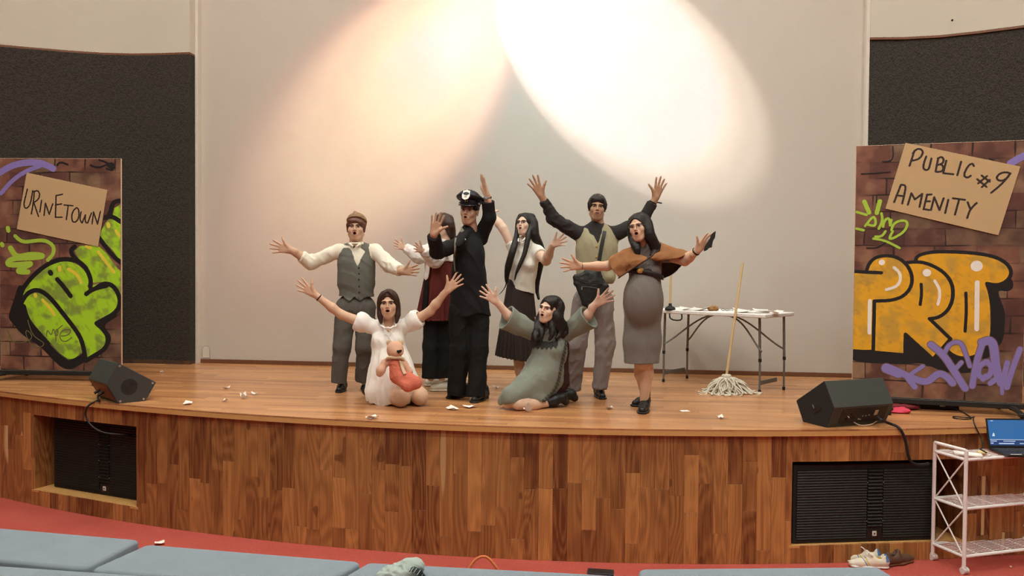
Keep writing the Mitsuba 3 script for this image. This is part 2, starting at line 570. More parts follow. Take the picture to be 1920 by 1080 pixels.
side_wall('left', [(-3.80, .07), (-4.2, .06), (-4.6, .08), (-5.0, .18), (-5.4, .35), (-5.9, .60), (-6.6, 1.1), (-7.3, 1.95), (-7.8, 3.1), (-8.2, 5), (-8.6, 9), (-9.4, 19)], 1)
side_wall('right', [(3.86, .07), (4.25, .05), (4.57, .09), (4.93, .22), (5.27, .38), (5.9, .82), (6.6, 1.6), (7.2, 3), (7.7, 5), (8.2, 9), (8.4, 19)], 1)
struct('trim_1', moved(bx(-3.80, -3.765, -0.075, 0.0, 0.0, 6.7, .002), M), 'grey_trim')
struct('trim_2', moved(bx(3.825, 3.86, -0.075, 0.0, 0.0, 6.7, .002), M), 'grey_trim')

# ---------------------------------------------------------------- the stage
labels['stage'] = {'kind': 'structure', 'label': 'curved wooden stage with board-clad front'}
S_ = np.linspace(-6.4, 6.4, 90)
edge = [W(s, front(s))[:2] for s in S_]
deck_poly = Polygon([W(-6.4, -0.02)[:2]] + edge + [W(6.4, -0.02)[:2]]).buffer(0)
m = extrude(deck_poly, 0.012); m.apply_translation([0, 0, -0.012])
struct('deck', m, 'deck_wood', 'stage')
lip = Polygon(list(edge) + [W(s, front(s) - 0.12)[:2] for s in S_[::-1]]).buffer(0)
m = extrude(lip, 0.036); m.apply_translation([0, 0, -0.0483])
struct('edge_trim', m, 'edge_wood', 'stage')
TOP = -0.0485
niches = []
for a, b in (((62, 778), (256, 946)), ((1486, 850), (1806, 1021))):
    (s0, z0), (s1, z1) = face_hit(*a), face_hit(*b)
    zb = face_hit(a[0] + 4, b[1] - (0 if a[0] > 900 else 26))[1]
    niches.append((s0, s1, -0.245 if a[0] > 900 else -0.185, -0.865 if a[0] > 900 else -0.86))


def arc_strip(s0, s1, z0, z1, off, n=40):
    s = np.linspace(s0, s1, n)
    A = np.array([W(x, front(x) - off, z1) for x in s]); B = np.array([W(x, front(x) - off, z0) for x in s])
    return sheet(np.stack([A, B]), 0.004)


pieces = []
cuts = [-6.4] + [v for n_ in niches for v in n_[:2]] + [6.4]
for i in range(5):
    if i % 2 == 0:
        pieces.append(arc_strip(cuts[i], cuts[i + 1], FLOOR, TOP, 0.052))
    else:
        n_ = niches[i // 2]
        pieces += [arc_strip(n_[0], n_[1], n_[2], TOP, 0.052, 8), arc_strip(n_[0], n_[1], FLOOR, n_[3], 0.052, 8)]
struct('backing', cat(pieces), 'dark_gap', 'stage')
rng = random.Random(7)


def board(s0, s1, z0, z1, tone, seed, where='plank'):
    """One upright board of the stage front, flat, its edges eased."""
    g = 0.0005
    a, b = W(s0 + g, front(s0) - 0.035), W(s1 - g, front(s1) - 0.035)
    x = unit(b - a); y = np.array([-x[1], x[0], 0]); L = np.linalg.norm(b - a)
    m = bx(0, L, 0, 0.016, z0 + g, z1 - g, 0.0009)
    m.apply_transform(frame(a, x, y, [0, 0, 1]))
    k = numbered('stage__' + where)
    scene[k] = ply(m, 'plank_wood', False, uv=np.tile([tone, seed], (len(m.vertices), 1)))


s = -6.4
while s < 6.38:
    w = 0.1065
    for n_ in niches:                       # a board ends at each side of a niche
        for v in n_[:2]:
            if s < v - 1e-6 and s + w > v - 0.03:
                w = v - s
    if w > 0.16:
        w /= 2
    mid = s + w / 2
    zs = [FLOOR]
    z = FLOOR + rng.uniform(0.1, 0.7)
    while z < TOP - 0.12:
        zs.append(z); z += rng.uniform(0.35, 1.0)
    zs.append(TOP)
    hole = next((n_ for n_ in niches if n_[0] < mid < n_[1]), None)
    for z0, z1 in zip(zs[:-1], zs[1:]):
        runs = [(z0, z1)]
        if hole:
            runs = [(max(z0, FLOOR), min(z1, hole[3])), (max(z0, hole[2]), min(z1, TOP))]
        for r0, r1 in runs:
            if r1 - r0 > 0.02:
                board(s, s + w, r0, r1, min(1, max(0, rng.gauss(0.46, 0.27))), rng.random())
    s += w
# the lining of the two loudspeaker niches
for s0, s1, zt, zb in niches:
    parts = []
    A, B = W(s0, front(s0) - 0.036), W(s1, front(s1) - 0.036)
    x = unit(B - A); y = np.array([-x[1], x[0], 0]); L = np.linalg.norm(B - A); D = 0.62
    Mn = frame(A, x, y, [0, 0, 1])
    for q in (bx(-0.018, 0, 0, D, zb, zt), bx(L, L + 0.018, 0, D, zb, zt), bx(-.018, L + .018, D, D + 0.02, zb, zt), bx(-.018, L + .018, 0.0, D, zt, zt + 0.018)):
        q.apply_transform(Mn)
        k = numbered('stage__niche_panel'); scene[k] = ply(q, 'plank_wood', False, uv=np.tile([0.35, rng.random()], (len(q.vertices), 1)))
    q = bx(-.018, L + .018, -0.004, D, zb - 0.02, zb, .001); q.apply_transform(Mn)
    k = numbered('stage__niche_sill'); scene[k] = ply(q, 'edge_wood', False)
    labels[k] = {'label': 'pale wooden niche sill'}
NICHE = niches
# ---------------------------------------------------------------- painted stage flats on wheeled stands
class Board:
    """A painted upright board: photograph pixels are turned into points of its plane once, in metres (u along, v up)."""

    def __init__(self, bl, br, z0):
        p, q = ground(*bl, z0), ground(*br, z0)
        self.o, self.x = p, unit(q - p); self.w = np.linalg.norm(q - p)
        self.z = np.array([0, 0, 1.0]); self.n = np.cross(self.x, self.z)      # towards the seats
        self.M = frame(self.o, self.x, self.z, self.n)

    def uv(self, px, py):
        d = ray(px, py); e = np.array([0, 0, EYE])
        p = e + d * (((self.o - e) @ self.n) / (d @ self.n)) - self.o
        return p @ self.x, p @ self.z

    def pts(self, L, sc=1.0, ox=0, oy=0):
        return [self.uv(ox + x / sc, oy + y / sc) for x, y in L]


def smooth_line(P, closed=False, n=8):
    P = np.asarray(P, float)
    if closed:
        P = np.vstack([P, P[:1]])
    if len(P) < 3:
        return P
    from scipy.interpolate import CubicSpline
    s = np.r_[0, np.cumsum(np.maximum(np.linalg.norm(np.diff(P, axis=0), axis=1), 1e-6) ** 0.6)]
    return CubicSpline(s, P, bc_type='periodic' if closed else 'natural')(np.linspace(0, s[-1], n * (len(P) - 1) + 1))


def brick_paint(p, n, uv):
    """Bricks painted on the flats (u, v in metres are the uv): uneven courses, dark smudged joints, worn colours."""
    x, y = uv.x + 0.012 * (noise(uv.x * 7, uv.y * 7) - .5), uv.y + 0.016 * (noise(uv.x * 3 + 7, uv.y * 3) - .5)
    r = dr.floor(y / 0.142)
    q = x / 0.31 + 0.5 * (r - 2 * dr.floor(r / 2)) + 0.3 * cell_rand(r, 5)
    b = dr.floor(q)
    k, k2 = cell_rand(b, r, 1), cell_rand(b, r, 2)
    c = mix((0.120, 0.050, 0.038), (0.225, 0.098, 0.060), k)
    c = mix(c, (0.20, 0.135, 0.075), smoothstep(0.62, 1.0, k2) * 0.8)
    f = fbm(uv.x * 9, uv.y * 9, 2, 3)
    c = mix(c, (0.33, 0.185, 0.11), smoothstep(0.52, 0.78, f) * 0.5)
    c = mix(c, (0.085, 0.032, 0.024), smoothstep(0.52, 0.25, f) * 0.6)
    fx, fy = (q - b) * 0.31, y - r * 0.142
    e = dr.minimum(dr.minimum(fx, 0.31 - fx), dr.minimum(fy, 0.142 - fy))
    wd = 0.001 + 0.0075 * noise(uv.x * 12, uv.y * 12, 4)
    j = 1 - smoothstep(wd * 0.5, wd * 1.8, e)
    j = j * smoothstep(0.25, 0.60, fbm(uv.x * 3.1 + 4, uv.y * 5.3, 6, 2))
    smut = smoothstep(0.55, 0.75, fbm(uv.x * 2.3, uv.y * 2.9, 8, 3)) * 0.45
    return mix(mix(c, (0.050, 0.027, 0.024), smut), (0.030, 0.015, 0.012), j)


def spray_lime(p, n, uv):
    f = fbm(p.x * 11 + p.z * 4, p.z * 11 - p.x * 3, 5, 3)
    s = fbm(p.x * 34 + p.z * 24, p.z * 6 - p.x * 8, 9, 2)
    return mix(mix((0.36, 0.66, 0.022), (0.22, 0.33, 0.045), smoothstep(0.42, 0.72, f)), (0.20, 0.16, 0.05), smoothstep(0.60, 0.85, s) * 0.30)


def spray_gold(p, n, uv):
    f = fbm(p.x * 10 + p.z * 3, p.z * 9 - p.x * 3, 5, 3)
    s = fbm(p.x * 30 + p.z * 16, p.z * 30, 9, 2)
    return mix(mix((0.72, 0.375, 0.020), (0.54, 0.315, 0.040), smoothstep(0.40, 0.70, f)), (0.26, 0.15, 0.05), smoothstep(0.62, 0.86, s) * 0.28)


mat('brick_paint', proc(brick_paint), 0.7, 0.3)
mat('spray_lime', proc(spray_lime), 0.65, 0.3)
mat('spray_gold', proc(spray_gold), 0.65, 0.3)
mat('spray_black', (0.010, 0.009, 0.009), 0.6)
mat('spray_white', (0.80, 0.77, 0.68), 0.6)
mat('spray_lavender', (0.235, 0.190, 0.47), 0.65)
mat('spray_haze', (0.17, 0.105, 0.115), 0.7)
mat('spray_yellow', (0.72, 0.62, 0.05), 0.6)
mat('spray_green', (0.36, 0.56, 0.05), 0.65)
mat('spray_olive', (0.135, 0.125, 0.045), 0.7)
mat('board_edge', (0.52, 0.38, 0.26), 0.7)
mat('cardboard', (0.52, 0.365, 0.190), 0.85, 0.2)
mat('marker', (0.028, 0.017, 0.012), 0.6)

LAYER = [0.0]


def paint(B, parent, name, shape, bsdf, label=None, clip=None):
    """A coat of paint on the board: a film 0.25 mm thick over the coats before it."""
    LAYER[0] += 0.00035
    if clip is not None:
        shape = shape.intersection(clip)
    if shape.is_empty:
        return
    for g in getattr(shape, 'geoms', [shape]):
        if g.geom_type == 'Polygon' and g.area > 2e-6:
            m = extrude(g.simplify(0.0008), 0.00025); m.apply_translation([0, 0, LAYER[0]]); m.apply_transform(B.M)
            obj(name, m, bsdf, parent, False, label)


def flat_board(name, B, h, label):
    t = thing(name, label, 'stage flat')
    m = bx(0, B.w, 0, h, -0.022, 0, 0.0015); m.apply_transform(B.M); obj('panel_edge', m, 'board_edge', t, False)
    P = np.array([[0.003, 0.003], [B.w - 0.003, 0.003], [B.w - 0.003, h - 0.003], [0.003, h - 0.003]])
    V = np.c_[P, np.full(4, 0.0006)]; V = np.vstack([V, np.c_[P, np.full(4, 0.0)]])
    F = [[0, 1, 2], [0, 2, 3], [4, 6, 5], [4, 7, 6], [0, 4, 5], [0, 5, 1], [1, 5, 6], [1, 6, 2], [2, 6, 7], [2, 7, 3], [3, 7, 4], [3, 4, 0]]
    m = trimesh.Trimesh(V, np.array(F), process=False); m.apply_transform(B.M)
    obj('brick_painting', m, 'brick_paint', t, False, 'painted brown brick pattern', uv=np.vstack([P, P]))
    LAYER[0] = 0.0006
    return t


def strokes(B, lines, w, sc=1.0, ox=0, oy=0, smooth=True, px=225.0):
    out = []
    for L in lines:
        P = B.pts(L, sc, ox, oy)
        if smooth and len(P) > 2:
            P = smooth_line(P)
        out.append(LineString(P).buffer(w / 2 / px))
    return unary_union(out)


def region(B, L, sc=1.0, ox=0, oy=0, smooth=True):
    P = B.pts(L, sc, ox, oy)
    return Polygon(smooth_line(P, True) if smooth else P).buffer(0)


# ---- the right flat: gold letters
R_ = Board((1597, 741), (1917.5, 757), 0.10)
HR = 2.13
t = flat_board('stage_flat', R_, HR, 'brick-painted stage flat with gold graffiti letters behind the right monitor')
clipR = sbox(0.004, 0.004, R_.w - 0.004, HR - 0.004)
k4 = dict(sc=3.6, ox=1440, oy=460)
k3 = dict(sc=4.0, ox=1440, oy=250)
shade = unary_union([region(R_, [(540, 700), (930, 730), (1000, 700), (1110, 750), (1230, 720), (1330, 770), (1420, 765), (1440, 830), (1360, 860), (1180, 850), (1050, 800), (960, 800), (860, 800), (640, 790), (540, 750)], **k4),
                     region(R_, [(1470, 250), (1560, 270), (1630, 220), (1650, 240), (1650, 290), (1610, 310), (1560, 310), (1590, 420), (1598, 540), (1580, 650), (1540, 700), (1480, 760), (1420, 760), (1500, 640), (1510, 480)], **k4),
                     region(R_, [(920, 600), (990, 660), (1090, 750), (1060, 790), (960, 760), (920, 740)], smooth=False, **k4)])
paint(R_, t, 'letter_shadow', shade, 'spray_black', 'black drop shadow of the letters', clipR)
P_ = region(R_, [(540, 190), (640, 185), (665, 180), (670, 140), (705, 90), (780, 72), (860, 85), (930, 130), (968, 200), (965, 270), (920, 335), (850, 368), (725, 380)] + [(712, 705), (640, 706), (540, 704)], smooth=False, **k4)
Rr = region(R_, [(725, 380), (850, 368), (965, 270), (955, 170), (940, 118), (1050, 120), (1150, 165), (1225, 240), (1245, 330), (1225, 410), (1170, 475), (1090, 495), (1150, 560), (1228, 630), (1180, 690), (1120, 752), (1080, 745), (1000, 670), (930, 605), (925, 735), (720, 718)], smooth=False, **k4)
To = region(R_, [(995, 115), (1010, 75), (1080, 50), (1200, 42), (1400, 52), (1540, 80), (1620, 130), (1640, 185), (1600, 240), (1540, 262), (1475, 252), (1500, 330), (1514, 450), (1514, 560), (1505, 640), (1460, 710), (1390, 755), (1320, 762), (1250, 740), (1190, 690), (1228, 630), (1150, 560), (1090, 495), (1170, 475), (1245, 330), (1225, 240), (1150, 165), (1050, 120)], smooth=False, **k4)
letters = unary_union([P_, Rr, To]).buffer(0.004).buffer(-0.004)
paint(R_, t, 'gold_letters', letters, 'spray_gold', 'golden yellow bubble letters', clipR)
paint(R_, t, 'spray_glow', unary_union([region(R_, [(900, 420), (1000, 380), (1080, 420), (1060, 520), (960, 560), (880, 500)], **k4), region(R_, [(700, 190), (790, 180), (800, 250), (720, 260)], **k4)]), 'spray_gold', None, letters)
outl = unary_union([
    strokes(R_, [[(545, 172), (640, 180), (765, 185)], [(665, 172), (680, 130), (720, 88), (800, 70), (880, 88), (945, 145), (972, 225), (955, 295), (905, 345), (830, 370), (720, 376)],
                 [(940, 116), (1030, 114), (1110, 138), (1180, 180), (1230, 240), (1248, 310), (1235, 395), (1195, 455), (1140, 488), (1090, 495)],
                 [(995, 112), (1005, 80), (1040, 60), (1110, 46), (1240, 44), (1400, 54), (1530, 80), (1610, 125), (1640, 185), (1612, 238), (1550, 266), (1478, 258)],
                 [(1478, 258), (1502, 340), (1514, 450), (1514, 560), (1500, 640), (1450, 715), (1390, 752), (1320, 762), (1250, 742), (1190, 690)]], 6.4, **k4),
    strokes(R_, [[(718, 376), (710, 712)], [(545, 710), (720, 722), (925, 740)], [(1090, 495), (1232, 632), (1125, 756)], [(925, 740), (928, 600), (1095, 752)]], 6.4, smooth=False, **k4),
    strokes(R_, [[(1033, 262), (1036, 320), (1027, 400)], [(1335, 322), (1338, 430), (1330, 580)]], 5.4, **k4)])
paint(R_, t, 'letter_outline', outl, 'spray_black', 'thick black outline of the letters', clipR)
dots = [Point(*R_.pts([(x, y)], **k4)[0]).buffer(r / 3.6 / 225) for x, y, r in ((768, 115, 20), (1072, 185, 26), (1408, 140, 36))]
paint(R_, t, 'white_highlight', unary_union(dots + [strokes(R_, [[(850, 150), (885, 185), (893, 230), (865, 275), (798, 298)], [(1125, 240), (1158, 310), (1146, 398)]], 5.2, **k4), strokes(R_, [[(1412, 250), (1408, 565)]], 8, **k4),
      strokes(R_, [[(687, 375), (684, 590)]], 7, **k4)]), 'spray_white', 'white shine marks on the letters', clipR)
lav = [([(800, 825), (870, 848), (930, 875), (1000, 905), (1080, 915), (1150, 868), (1210, 890), (1245, 930)], 12), ([(800, 830), (880, 862)], 18), ([(940, 890), (990, 955)], 10), ([(970, 865), (1045, 815)], 7),
       ([(1100, 670), (1180, 740), (1250, 840), (1330, 965)], 12), ([(1195, 720), (1230, 668), (1290, 655), (1330, 720), (1362, 815)], 7), ([(1250, 850), (1305, 790)], 7),
       ([(1450, 650), (1405, 800), (1378, 950)], 10), ([(1445, 655), (1500, 645), (1530, 740), (1545, 850), (1575, 930)], 14), ([(1480, 785), (1430, 815), (1425, 880), (1475, 890), (1508, 825), (1470, 785)], 9), ([(1470, 880), (1450, 905)], 8),
       ([(1500, 930), (1560, 885)], 9), ([(1615, 790), (1585, 920)], 9), ([(1600, 930), (1620, 900), (1615, 960)], 7), ([(1700, 700), (1655, 820), (1610, 960)], 9), ([(1575, 900), (1580, 1000)], 6)]
pu = unary_union([strokes(R_, [L], w, **k4) for L, w in lav])
ring = pu.buffer(0.006)
paint(R_, t, 'lavender_overspray', ring, 'spray_haze', 'faint lavender overspray', clipR)
paint(R_, t, 'lavender_tag', pu, 'spray_lavender', 'lavender sprayed tag', clipR)
paint(R_, t, 'lavender_streak', strokes(R_, [[(1820, 225), (1870, 195), (1930, 165)]], 13, **k3), 'spray_lavender', 'lavender streak', clipR)
tag_ = unary_union([strokes(R_, [[(722, 512), (758, 595)], [(838, 510), (815, 598)]], 8, **k3), strokes(R_, [[(664, 590), (738, 612)], [(664, 715), (716, 727)]], 5, **k3),
                    strokes(R_, [[(728, 695), (760, 655), (792, 628), (806, 655), (798, 690), (745, 684)], [(850, 600), (856, 650), (830, 715)], [(862, 700), (880, 650), (905, 640), (915, 690), (925, 650)], [(925, 725), (945, 680), (1000, 655), (1040, 665), (1030, 720), (970, 770), (915, 790), (935, 735)], [(805, 775), (850, 770), (880, 735)], [(790, 790), (870, 805), (985, 860)]], 4.6, **k3)])
paint(R_, t, 'green_tag', tag_, 'spray_green', 'lime green sprayed tag with rays', clipR)
paint(R_, t, 'black_crack', unary_union([strokes(R_, [[(815, 470), (812, 520)], [(935, 100), (925, 200), (860, 212)], [(700, 305), (800, 300), (915, 290)], [(740, 860), (820, 855), (880, 820)], [(1690 / 1, 200), (1660, 190)]], 2.2, **k3)]), 'spray_black', 'painted black crack lines', clipR)


def sign(name, corners, Bd, label, lines, lw, sc, ox, oy):
    """A corrugated cardboard sheet leaning on the flat, with marker lettering."""
    t = thing(name, label, 'sign')
    P = np.array(Bd.pts(corners, sc, ox, oy))
    poly = Polygon(P)
    off = 0.0045
    m = extrude(poly, 0.005); m.apply_translation([0, 0, off]); m.apply_transform(Bd.M)
    obj('sheet', m, 'cardboard', t, False)
    ink = strokes(Bd, lines, lw, sc, ox, oy)
    for g in getattr(ink, 'geoms', [ink]):
        m = extrude(g, 0.0003); m.apply_translation([0, 0, off + 0.005]); m.apply_transform(Bd.M)
        obj('letter', m, 'marker', t, False, 'dark brown marker letter')


sign('cardboard_sign', [(1030, 72), (1890, 250), (1725, 765), (880, 565)], R_, 'tilted cardboard sign lettered PUBLIC AMENITY #9 on the right stage flat', [
    [(1097, 132), (1060, 245)], [(1085, 152), (1110, 124), (1140, 120), (1158, 140), (1148, 172), (1120, 196), (1080, 206)],
    [(1185, 175), (1166, 235), (1170, 270), (1195, 274), (1212, 240), (1224, 190)],
    [(1275, 187), (1255, 287)], [(1272, 190), (1300, 180), (1315, 200), (1302, 228), (1268, 238)], [(1290, 232), (1312, 252), (1302, 283), (1258, 289)],
    [(1335, 206), (1312, 300), (1388, 308)][:2], [(1312, 300), (1388, 308)], [(1446, 214), (1418, 315)],
    [(1541, 246), (1528, 230), (1502, 245), (1478, 285), (1472, 320), (1492, 332), (1518, 320)],
    [(1640, 322), (1574, 376)], [(1660, 350), (1602, 404)], [(1568, 346), (1636, 402)], [(1600, 318), (1660, 364)],
    [(1815, 302), (1780, 294), (1732, 308), (1714, 338), (1738, 356), (1785, 340), (1812, 305)], [(1812, 305), (1755, 375), (1672, 446)],
    [(995, 388), (945, 516)], [(995, 388), (1024, 392), (1028, 420), (1005, 527)], [(962, 466), (1016, 472)],
    [(1074, 450), (1047, 536)], [(1074, 450), (1100, 497)], [(1100, 497), (1155, 455)], [(1155, 455), (1135, 552)],
    [(1192, 460), (1165, 570)], [(1190, 462), (1224, 459)], [(1180, 510), (1212, 511)], [(1166, 569), (1206, 576)],
    [(1245, 480), (1220, 576)], [(1245, 480), (1284, 576)], [(1284, 576), (1315, 488)], [(1350, 500), (1327, 598)],
    [(1385, 488), (1475, 500)], [(1432, 496), (1400, 610)], [(1495, 518), (1516, 572)], [(1562, 524), (1516, 574), (1492, 636)]], 3.6, 4.0, 1440, 250)

# ---- the left flat: lime letters
L_ = Board((1.0, 693.5), (228, 696.5), 0.10)
HL = 2.13
t = flat_board('stage_flat', L_, HL, 'brick-painted stage flat with lime green graffiti behind the left monitor')
clipL = sbox(0.004, 0.004, L_.w - 0.004, HL - 0.004)
k6 = dict(sc=4.0, ox=0, oy=270)
pxl = 187.0
def sL(lines, w, sm=True): return strokes(L_, lines, w, smooth=sm, px=pxl, **k6)
def rL(L, sm=True): return region(L_, L, smooth=sm, **k6)
shadow = unary_union([rL([(150, 1060), (110, 1150), (70, 1270), (70, 1310), (100, 1350), (140, 1400), (210, 1460), (300, 1520), (420, 1640), (520, 1690), (600, 1640), (500, 1500), (300, 1300), (220, 1130)]),
                      rL([(590, 1660), (640, 1630), (760, 1570), (830, 1480), (820, 1420), (790, 1360), (880, 1290), (770, 1300), (700, 1400), (620, 1560)])])
paint(L_, t, 'letter_shadow', shadow, 'spray_black', 'black drop shadow of the letters', clipL)
body = rL([(145, 1200), (160, 1110), (230, 1010), (320, 940), (420, 895), (500, 880), (580, 905), (640, 960), (665, 1040), (655, 1070), (730, 1050), (820, 1055), (875, 1100), (895, 1180), (872, 1260), (800, 1310), (725, 1345), (765, 1400), (800, 1470), (790, 1530), (720, 1580), (655, 1620), (600, 1560), (540, 1450), (300, 1180)])
pill = rL([(185, 1220), (195, 1165), (235, 1115), (285, 1118), (345, 1160), (425, 1240), (500, 1330), (560, 1400), (600, 1480), (608, 1550), (570, 1600), (515, 1612), (460, 1580), (380, 1500), (300, 1410), (225, 1310)])
second = unary_union([rL([(560, 800), (600, 765), (680, 760), (745, 770), (800, 820), (880, 930), (915, 960), (915, 1150), (850, 1060), (760, 1035), (700, 1040), (650, 930), (590, 860)], False),
                      rL([(755, 700), (775, 620), (800, 580), (840, 560), (890, 590), (915, 620), (915, 880), (840, 790)]), rL([(845, 540), (860, 480), (915, 445), (915, 580)], False)])
paint(L_, t, 'lime_letters', unary_union([body, pill, second]), 'spray_lime', 'lime green bubble letters', clipL)
out = unary_union([sL([[(150, 1180), (165, 1105), (240, 1000), (340, 915), (440, 870), (540, 868), (615, 900), (655, 950), (680, 1020), (678, 1075)],
                       [(560, 770), (535, 800), (550, 840), (600, 890), (645, 930)], [(745, 705), (800, 780), (870, 860), (910, 890)], [(905, 425), (855, 440), (830, 500), (815, 545)], [(780, 555), (830, 545), (870, 560), (900, 580)],
                       [(715, 1085), (780, 1050), (840, 1062), (885, 1120), (898, 1200), (865, 1262), (800, 1305), (725, 1345)], [(645, 1315 - 1), (720, 1290), (800, 1270)][:0] or [(640, 1318), (650, 1318)][:0] or [(648, 1125), (690, 1095), (800, 1062)],
                       [(160, 1195), (200, 1130), (260, 1098), (320, 1110), (400, 1180), (480, 1280), (550, 1370), (610, 1470), (640, 1600)]], 8.5),
                   sL([[(725, 1345), (805, 1440), (795, 1520), (730, 1575), (645, 1625)]], 8.5),
                   sL([[(185, 1215), (215, 1310), (300, 1420), (400, 1530), (470, 1600), (540, 1625), (600, 1600), (635, 1560)]], 5.5), sL([[(430, 1015), (470, 1060), (530, 1140)]], 8.5), sL([[(378, 962), (382, 970)]], 9.5)])
paint(L_, t, 'letter_outline', out, 'spray_black', 'thick black outline of the letters', clipL)
paint(L_, t, 'yellow_highlight', unary_union([sL([[(515, 940), (570, 975), (610, 1040)], [(740, 810), (800, 890), (855, 960)], [(320, 1430 - 270 + 10), (370, 1225), (410, 1280)], [(650, 770), (680, 780)], [(870, 650), (895, 690)]], 6), sL([[(448, 925), (450, 945)], [(812, 600), (815, 618)], [(265, 1130), (268, 1140)]], 7)]), 'spray_yellow', 'yellow shine marks on the letters', clipL)
paint(L_, t, 'lavender_streak', unary_union([sL([[(0, 215), (90, 165), (200, 140), (310, 145), (400, 185)]], 12), sL([[(10, 370), (80, 290), (180, 215), (300, 165)]], 8)]), 'spray_lavender', 'lavender arch streak', clipL)
paint(L_, t, 'green_tag', unary_union([sL([[(115, 690), (170, 730), (270, 725), (350, 730), (400, 770), (400, 820), (360, 870)]], 7), sL([[(80, 780), (130, 840), (230, 830), (320, 840), (180, 855), (80, 870), (60, 895), (150, 905), (230, 900), (140, 950), (210, 960)]], 10), sL([[(60, 630), (65, 650)], [(15, 750), (20, 760)]], 8)]), 'spray_green', 'lime green scribble', clipL)
paint(L_, t, 'black_bird', unary_union([sL([[(680, 160), (740, 175), (800, 155), (850, 150), (850, 190), (800, 185)], [(745, 120), (790, 135), (820, 150)], [(430, 160), (450, 140), (510, 155)]], 3.4), sL([[(820, 160), (845, 175)]], 9)]), 'spray_black', 'painted black crack shaped like a bird', clipL)
paint(L_, t, 'olive_scrawl', unary_union([sL([[(350, 1440), (360, 1400), (385, 1430), (400, 1390), (420, 1430)], [(410, 1420), (430, 1390), (435, 1430), (415, 1435)], [(470, 1360), (430, 1400), (420, 1480)], [(460, 1440), (510, 1430), (530, 1400), (470, 1400), (455, 1460), (490, 1480), (540, 1450)], [(60, 1400), (100, 1480), (140, 1490), (200, 1480), (240, 1440), (200, 1400), (260, 1520), (330, 1500), (270, 1450), (210, 1320)], [(380, 1500), (450, 1570), (520, 1620)]], 1.7)]), 'spray_olive', 'thin olive signature scrawl', clipL)
sign('cardboard_sign', [(205, 215), (808, 345), (738, 770), (130, 638)], L_, 'tilted cardboard sign lettered URINETOWN on the left stage flat', [
    [(210, 340), (190, 420), (185, 455), (197, 482), (222, 465), (240, 410), (250, 352)], [(262, 355), (255, 430), (240, 525)], [(258, 360), (285, 352), (300, 375), (290, 415), (255, 440)], [(258, 440), (293, 543)],
    [(316, 423), (304, 510)], [(345, 445), (335, 535)], [(346, 447), (374, 528)], [(374, 528), (400, 450)], [(472, 378), (425, 388)], [(425, 388), (420, 550)], [(420, 458), (466, 450)], [(420, 550), (470, 550)],
    [(485, 458), (550, 464)], [(516, 462), (502, 566)], [(578, 478), (553, 505), (543, 555), (556, 586), (582, 575), (596, 530), (590, 488), (578, 478)],
    [(612, 510), (607, 575), (620, 592)], [(620, 592), (645, 532)], [(645, 532), (648, 588), (662, 592)], [(662, 592), (690, 518)], [(706, 510), (695, 598)], [(706, 512), (735, 600)], [(735, 600), (757, 508)]], 3.2, 4.0, 0, 270)


# ---- the wheeled stands that carry the flats
def stand(Bd, h, label, xs):
    t = thing('flat_stand', label, 'wheeled stand')
    m = bx(-0.02, Bd.w + (0.06 if Bd is R_ else -0.15), -0.045, -0.002, -0.03, 0.03, .004); m.apply_transform(Bd.M); obj('rail', m, 'black_satin', t, False)
    for x in xs:
        f = []
        arm = spline([(x, -0.035, 0.02), (x, -0.03, 0.12), (x, -0.045, 0.32)], 8)
        back = spline([(x, -0.035, -0.02), (x, -0.03, -0.12), (x, -0.045, -0.32)], 8)
        for a in (arm, back):
            q = cat([tube(a, 0.02, 6), bx(x - .025, x + .025, -.06, -.03, a[-1][2] - .03, a[-1][2] + .03, .006)]); q.apply_transform(Bd.M)
            k = obj('foot', q, 'black_satin', t)
            c = moved(cat([moved(trimesh.creation.cylinder(0.021, 0.022, sections=18), frame([x, -.079, a[-1][2]], [0, 0, 1], [0, 1, 0], [1, 0, 0])), bx(x - .006, x + .006, -.085, -.045, a[-1][2] - .012, a[-1][2] + .012, .003)]), Bd.M)
            obj('caster', c, 'black_matte', k)
    p = cat([bx(x - .015, x + .015, -.03, h * .82, -.05, -.024, .002) for x in xs]); p.apply_transform(Bd.M); obj('upright', p, 'black_satin', t, False)


stand(R_, HR, 'black wheeled stand holding up the right stage flat', (0.25, R_.w - 0.09))
stand(L_, HL, 'black wheeled stand holding up the left stage flat', (0.06, L_.w - 0.10))
# ---------------------------------------------------------------- loudspeakers
mat('grille_black', (0.010, 0.0105, 0.0100), 0.45)
mat('cabinet_green', (0.052, 0.060, 0.050), 0.5)
mat('cable_black', (0.012, 0.012, 0.012), 0.5)
mat('white_metal', (0.82, 0.83, 0.79), 0.35, 0.5)
mat('panel_charcoal', (0.040, 0.040, 0.037), 0.6)
mat('steel', (0.55, 0.55, 0.54), 0.35, 0.5, metallic=0.9)
mat('dark_steel', (0.17, 0.165, 0.155), 0.45, 0.5, metallic=0.4)
mat('white_plastic', (0.72, 0.70, 0.66), 0.45)
mat('paper_white', (0.78, 0.75, 0.69), 0.8, 0.2, two=True)
mat('badge_white', (0.6, 0.58, 0.52), 0.5)


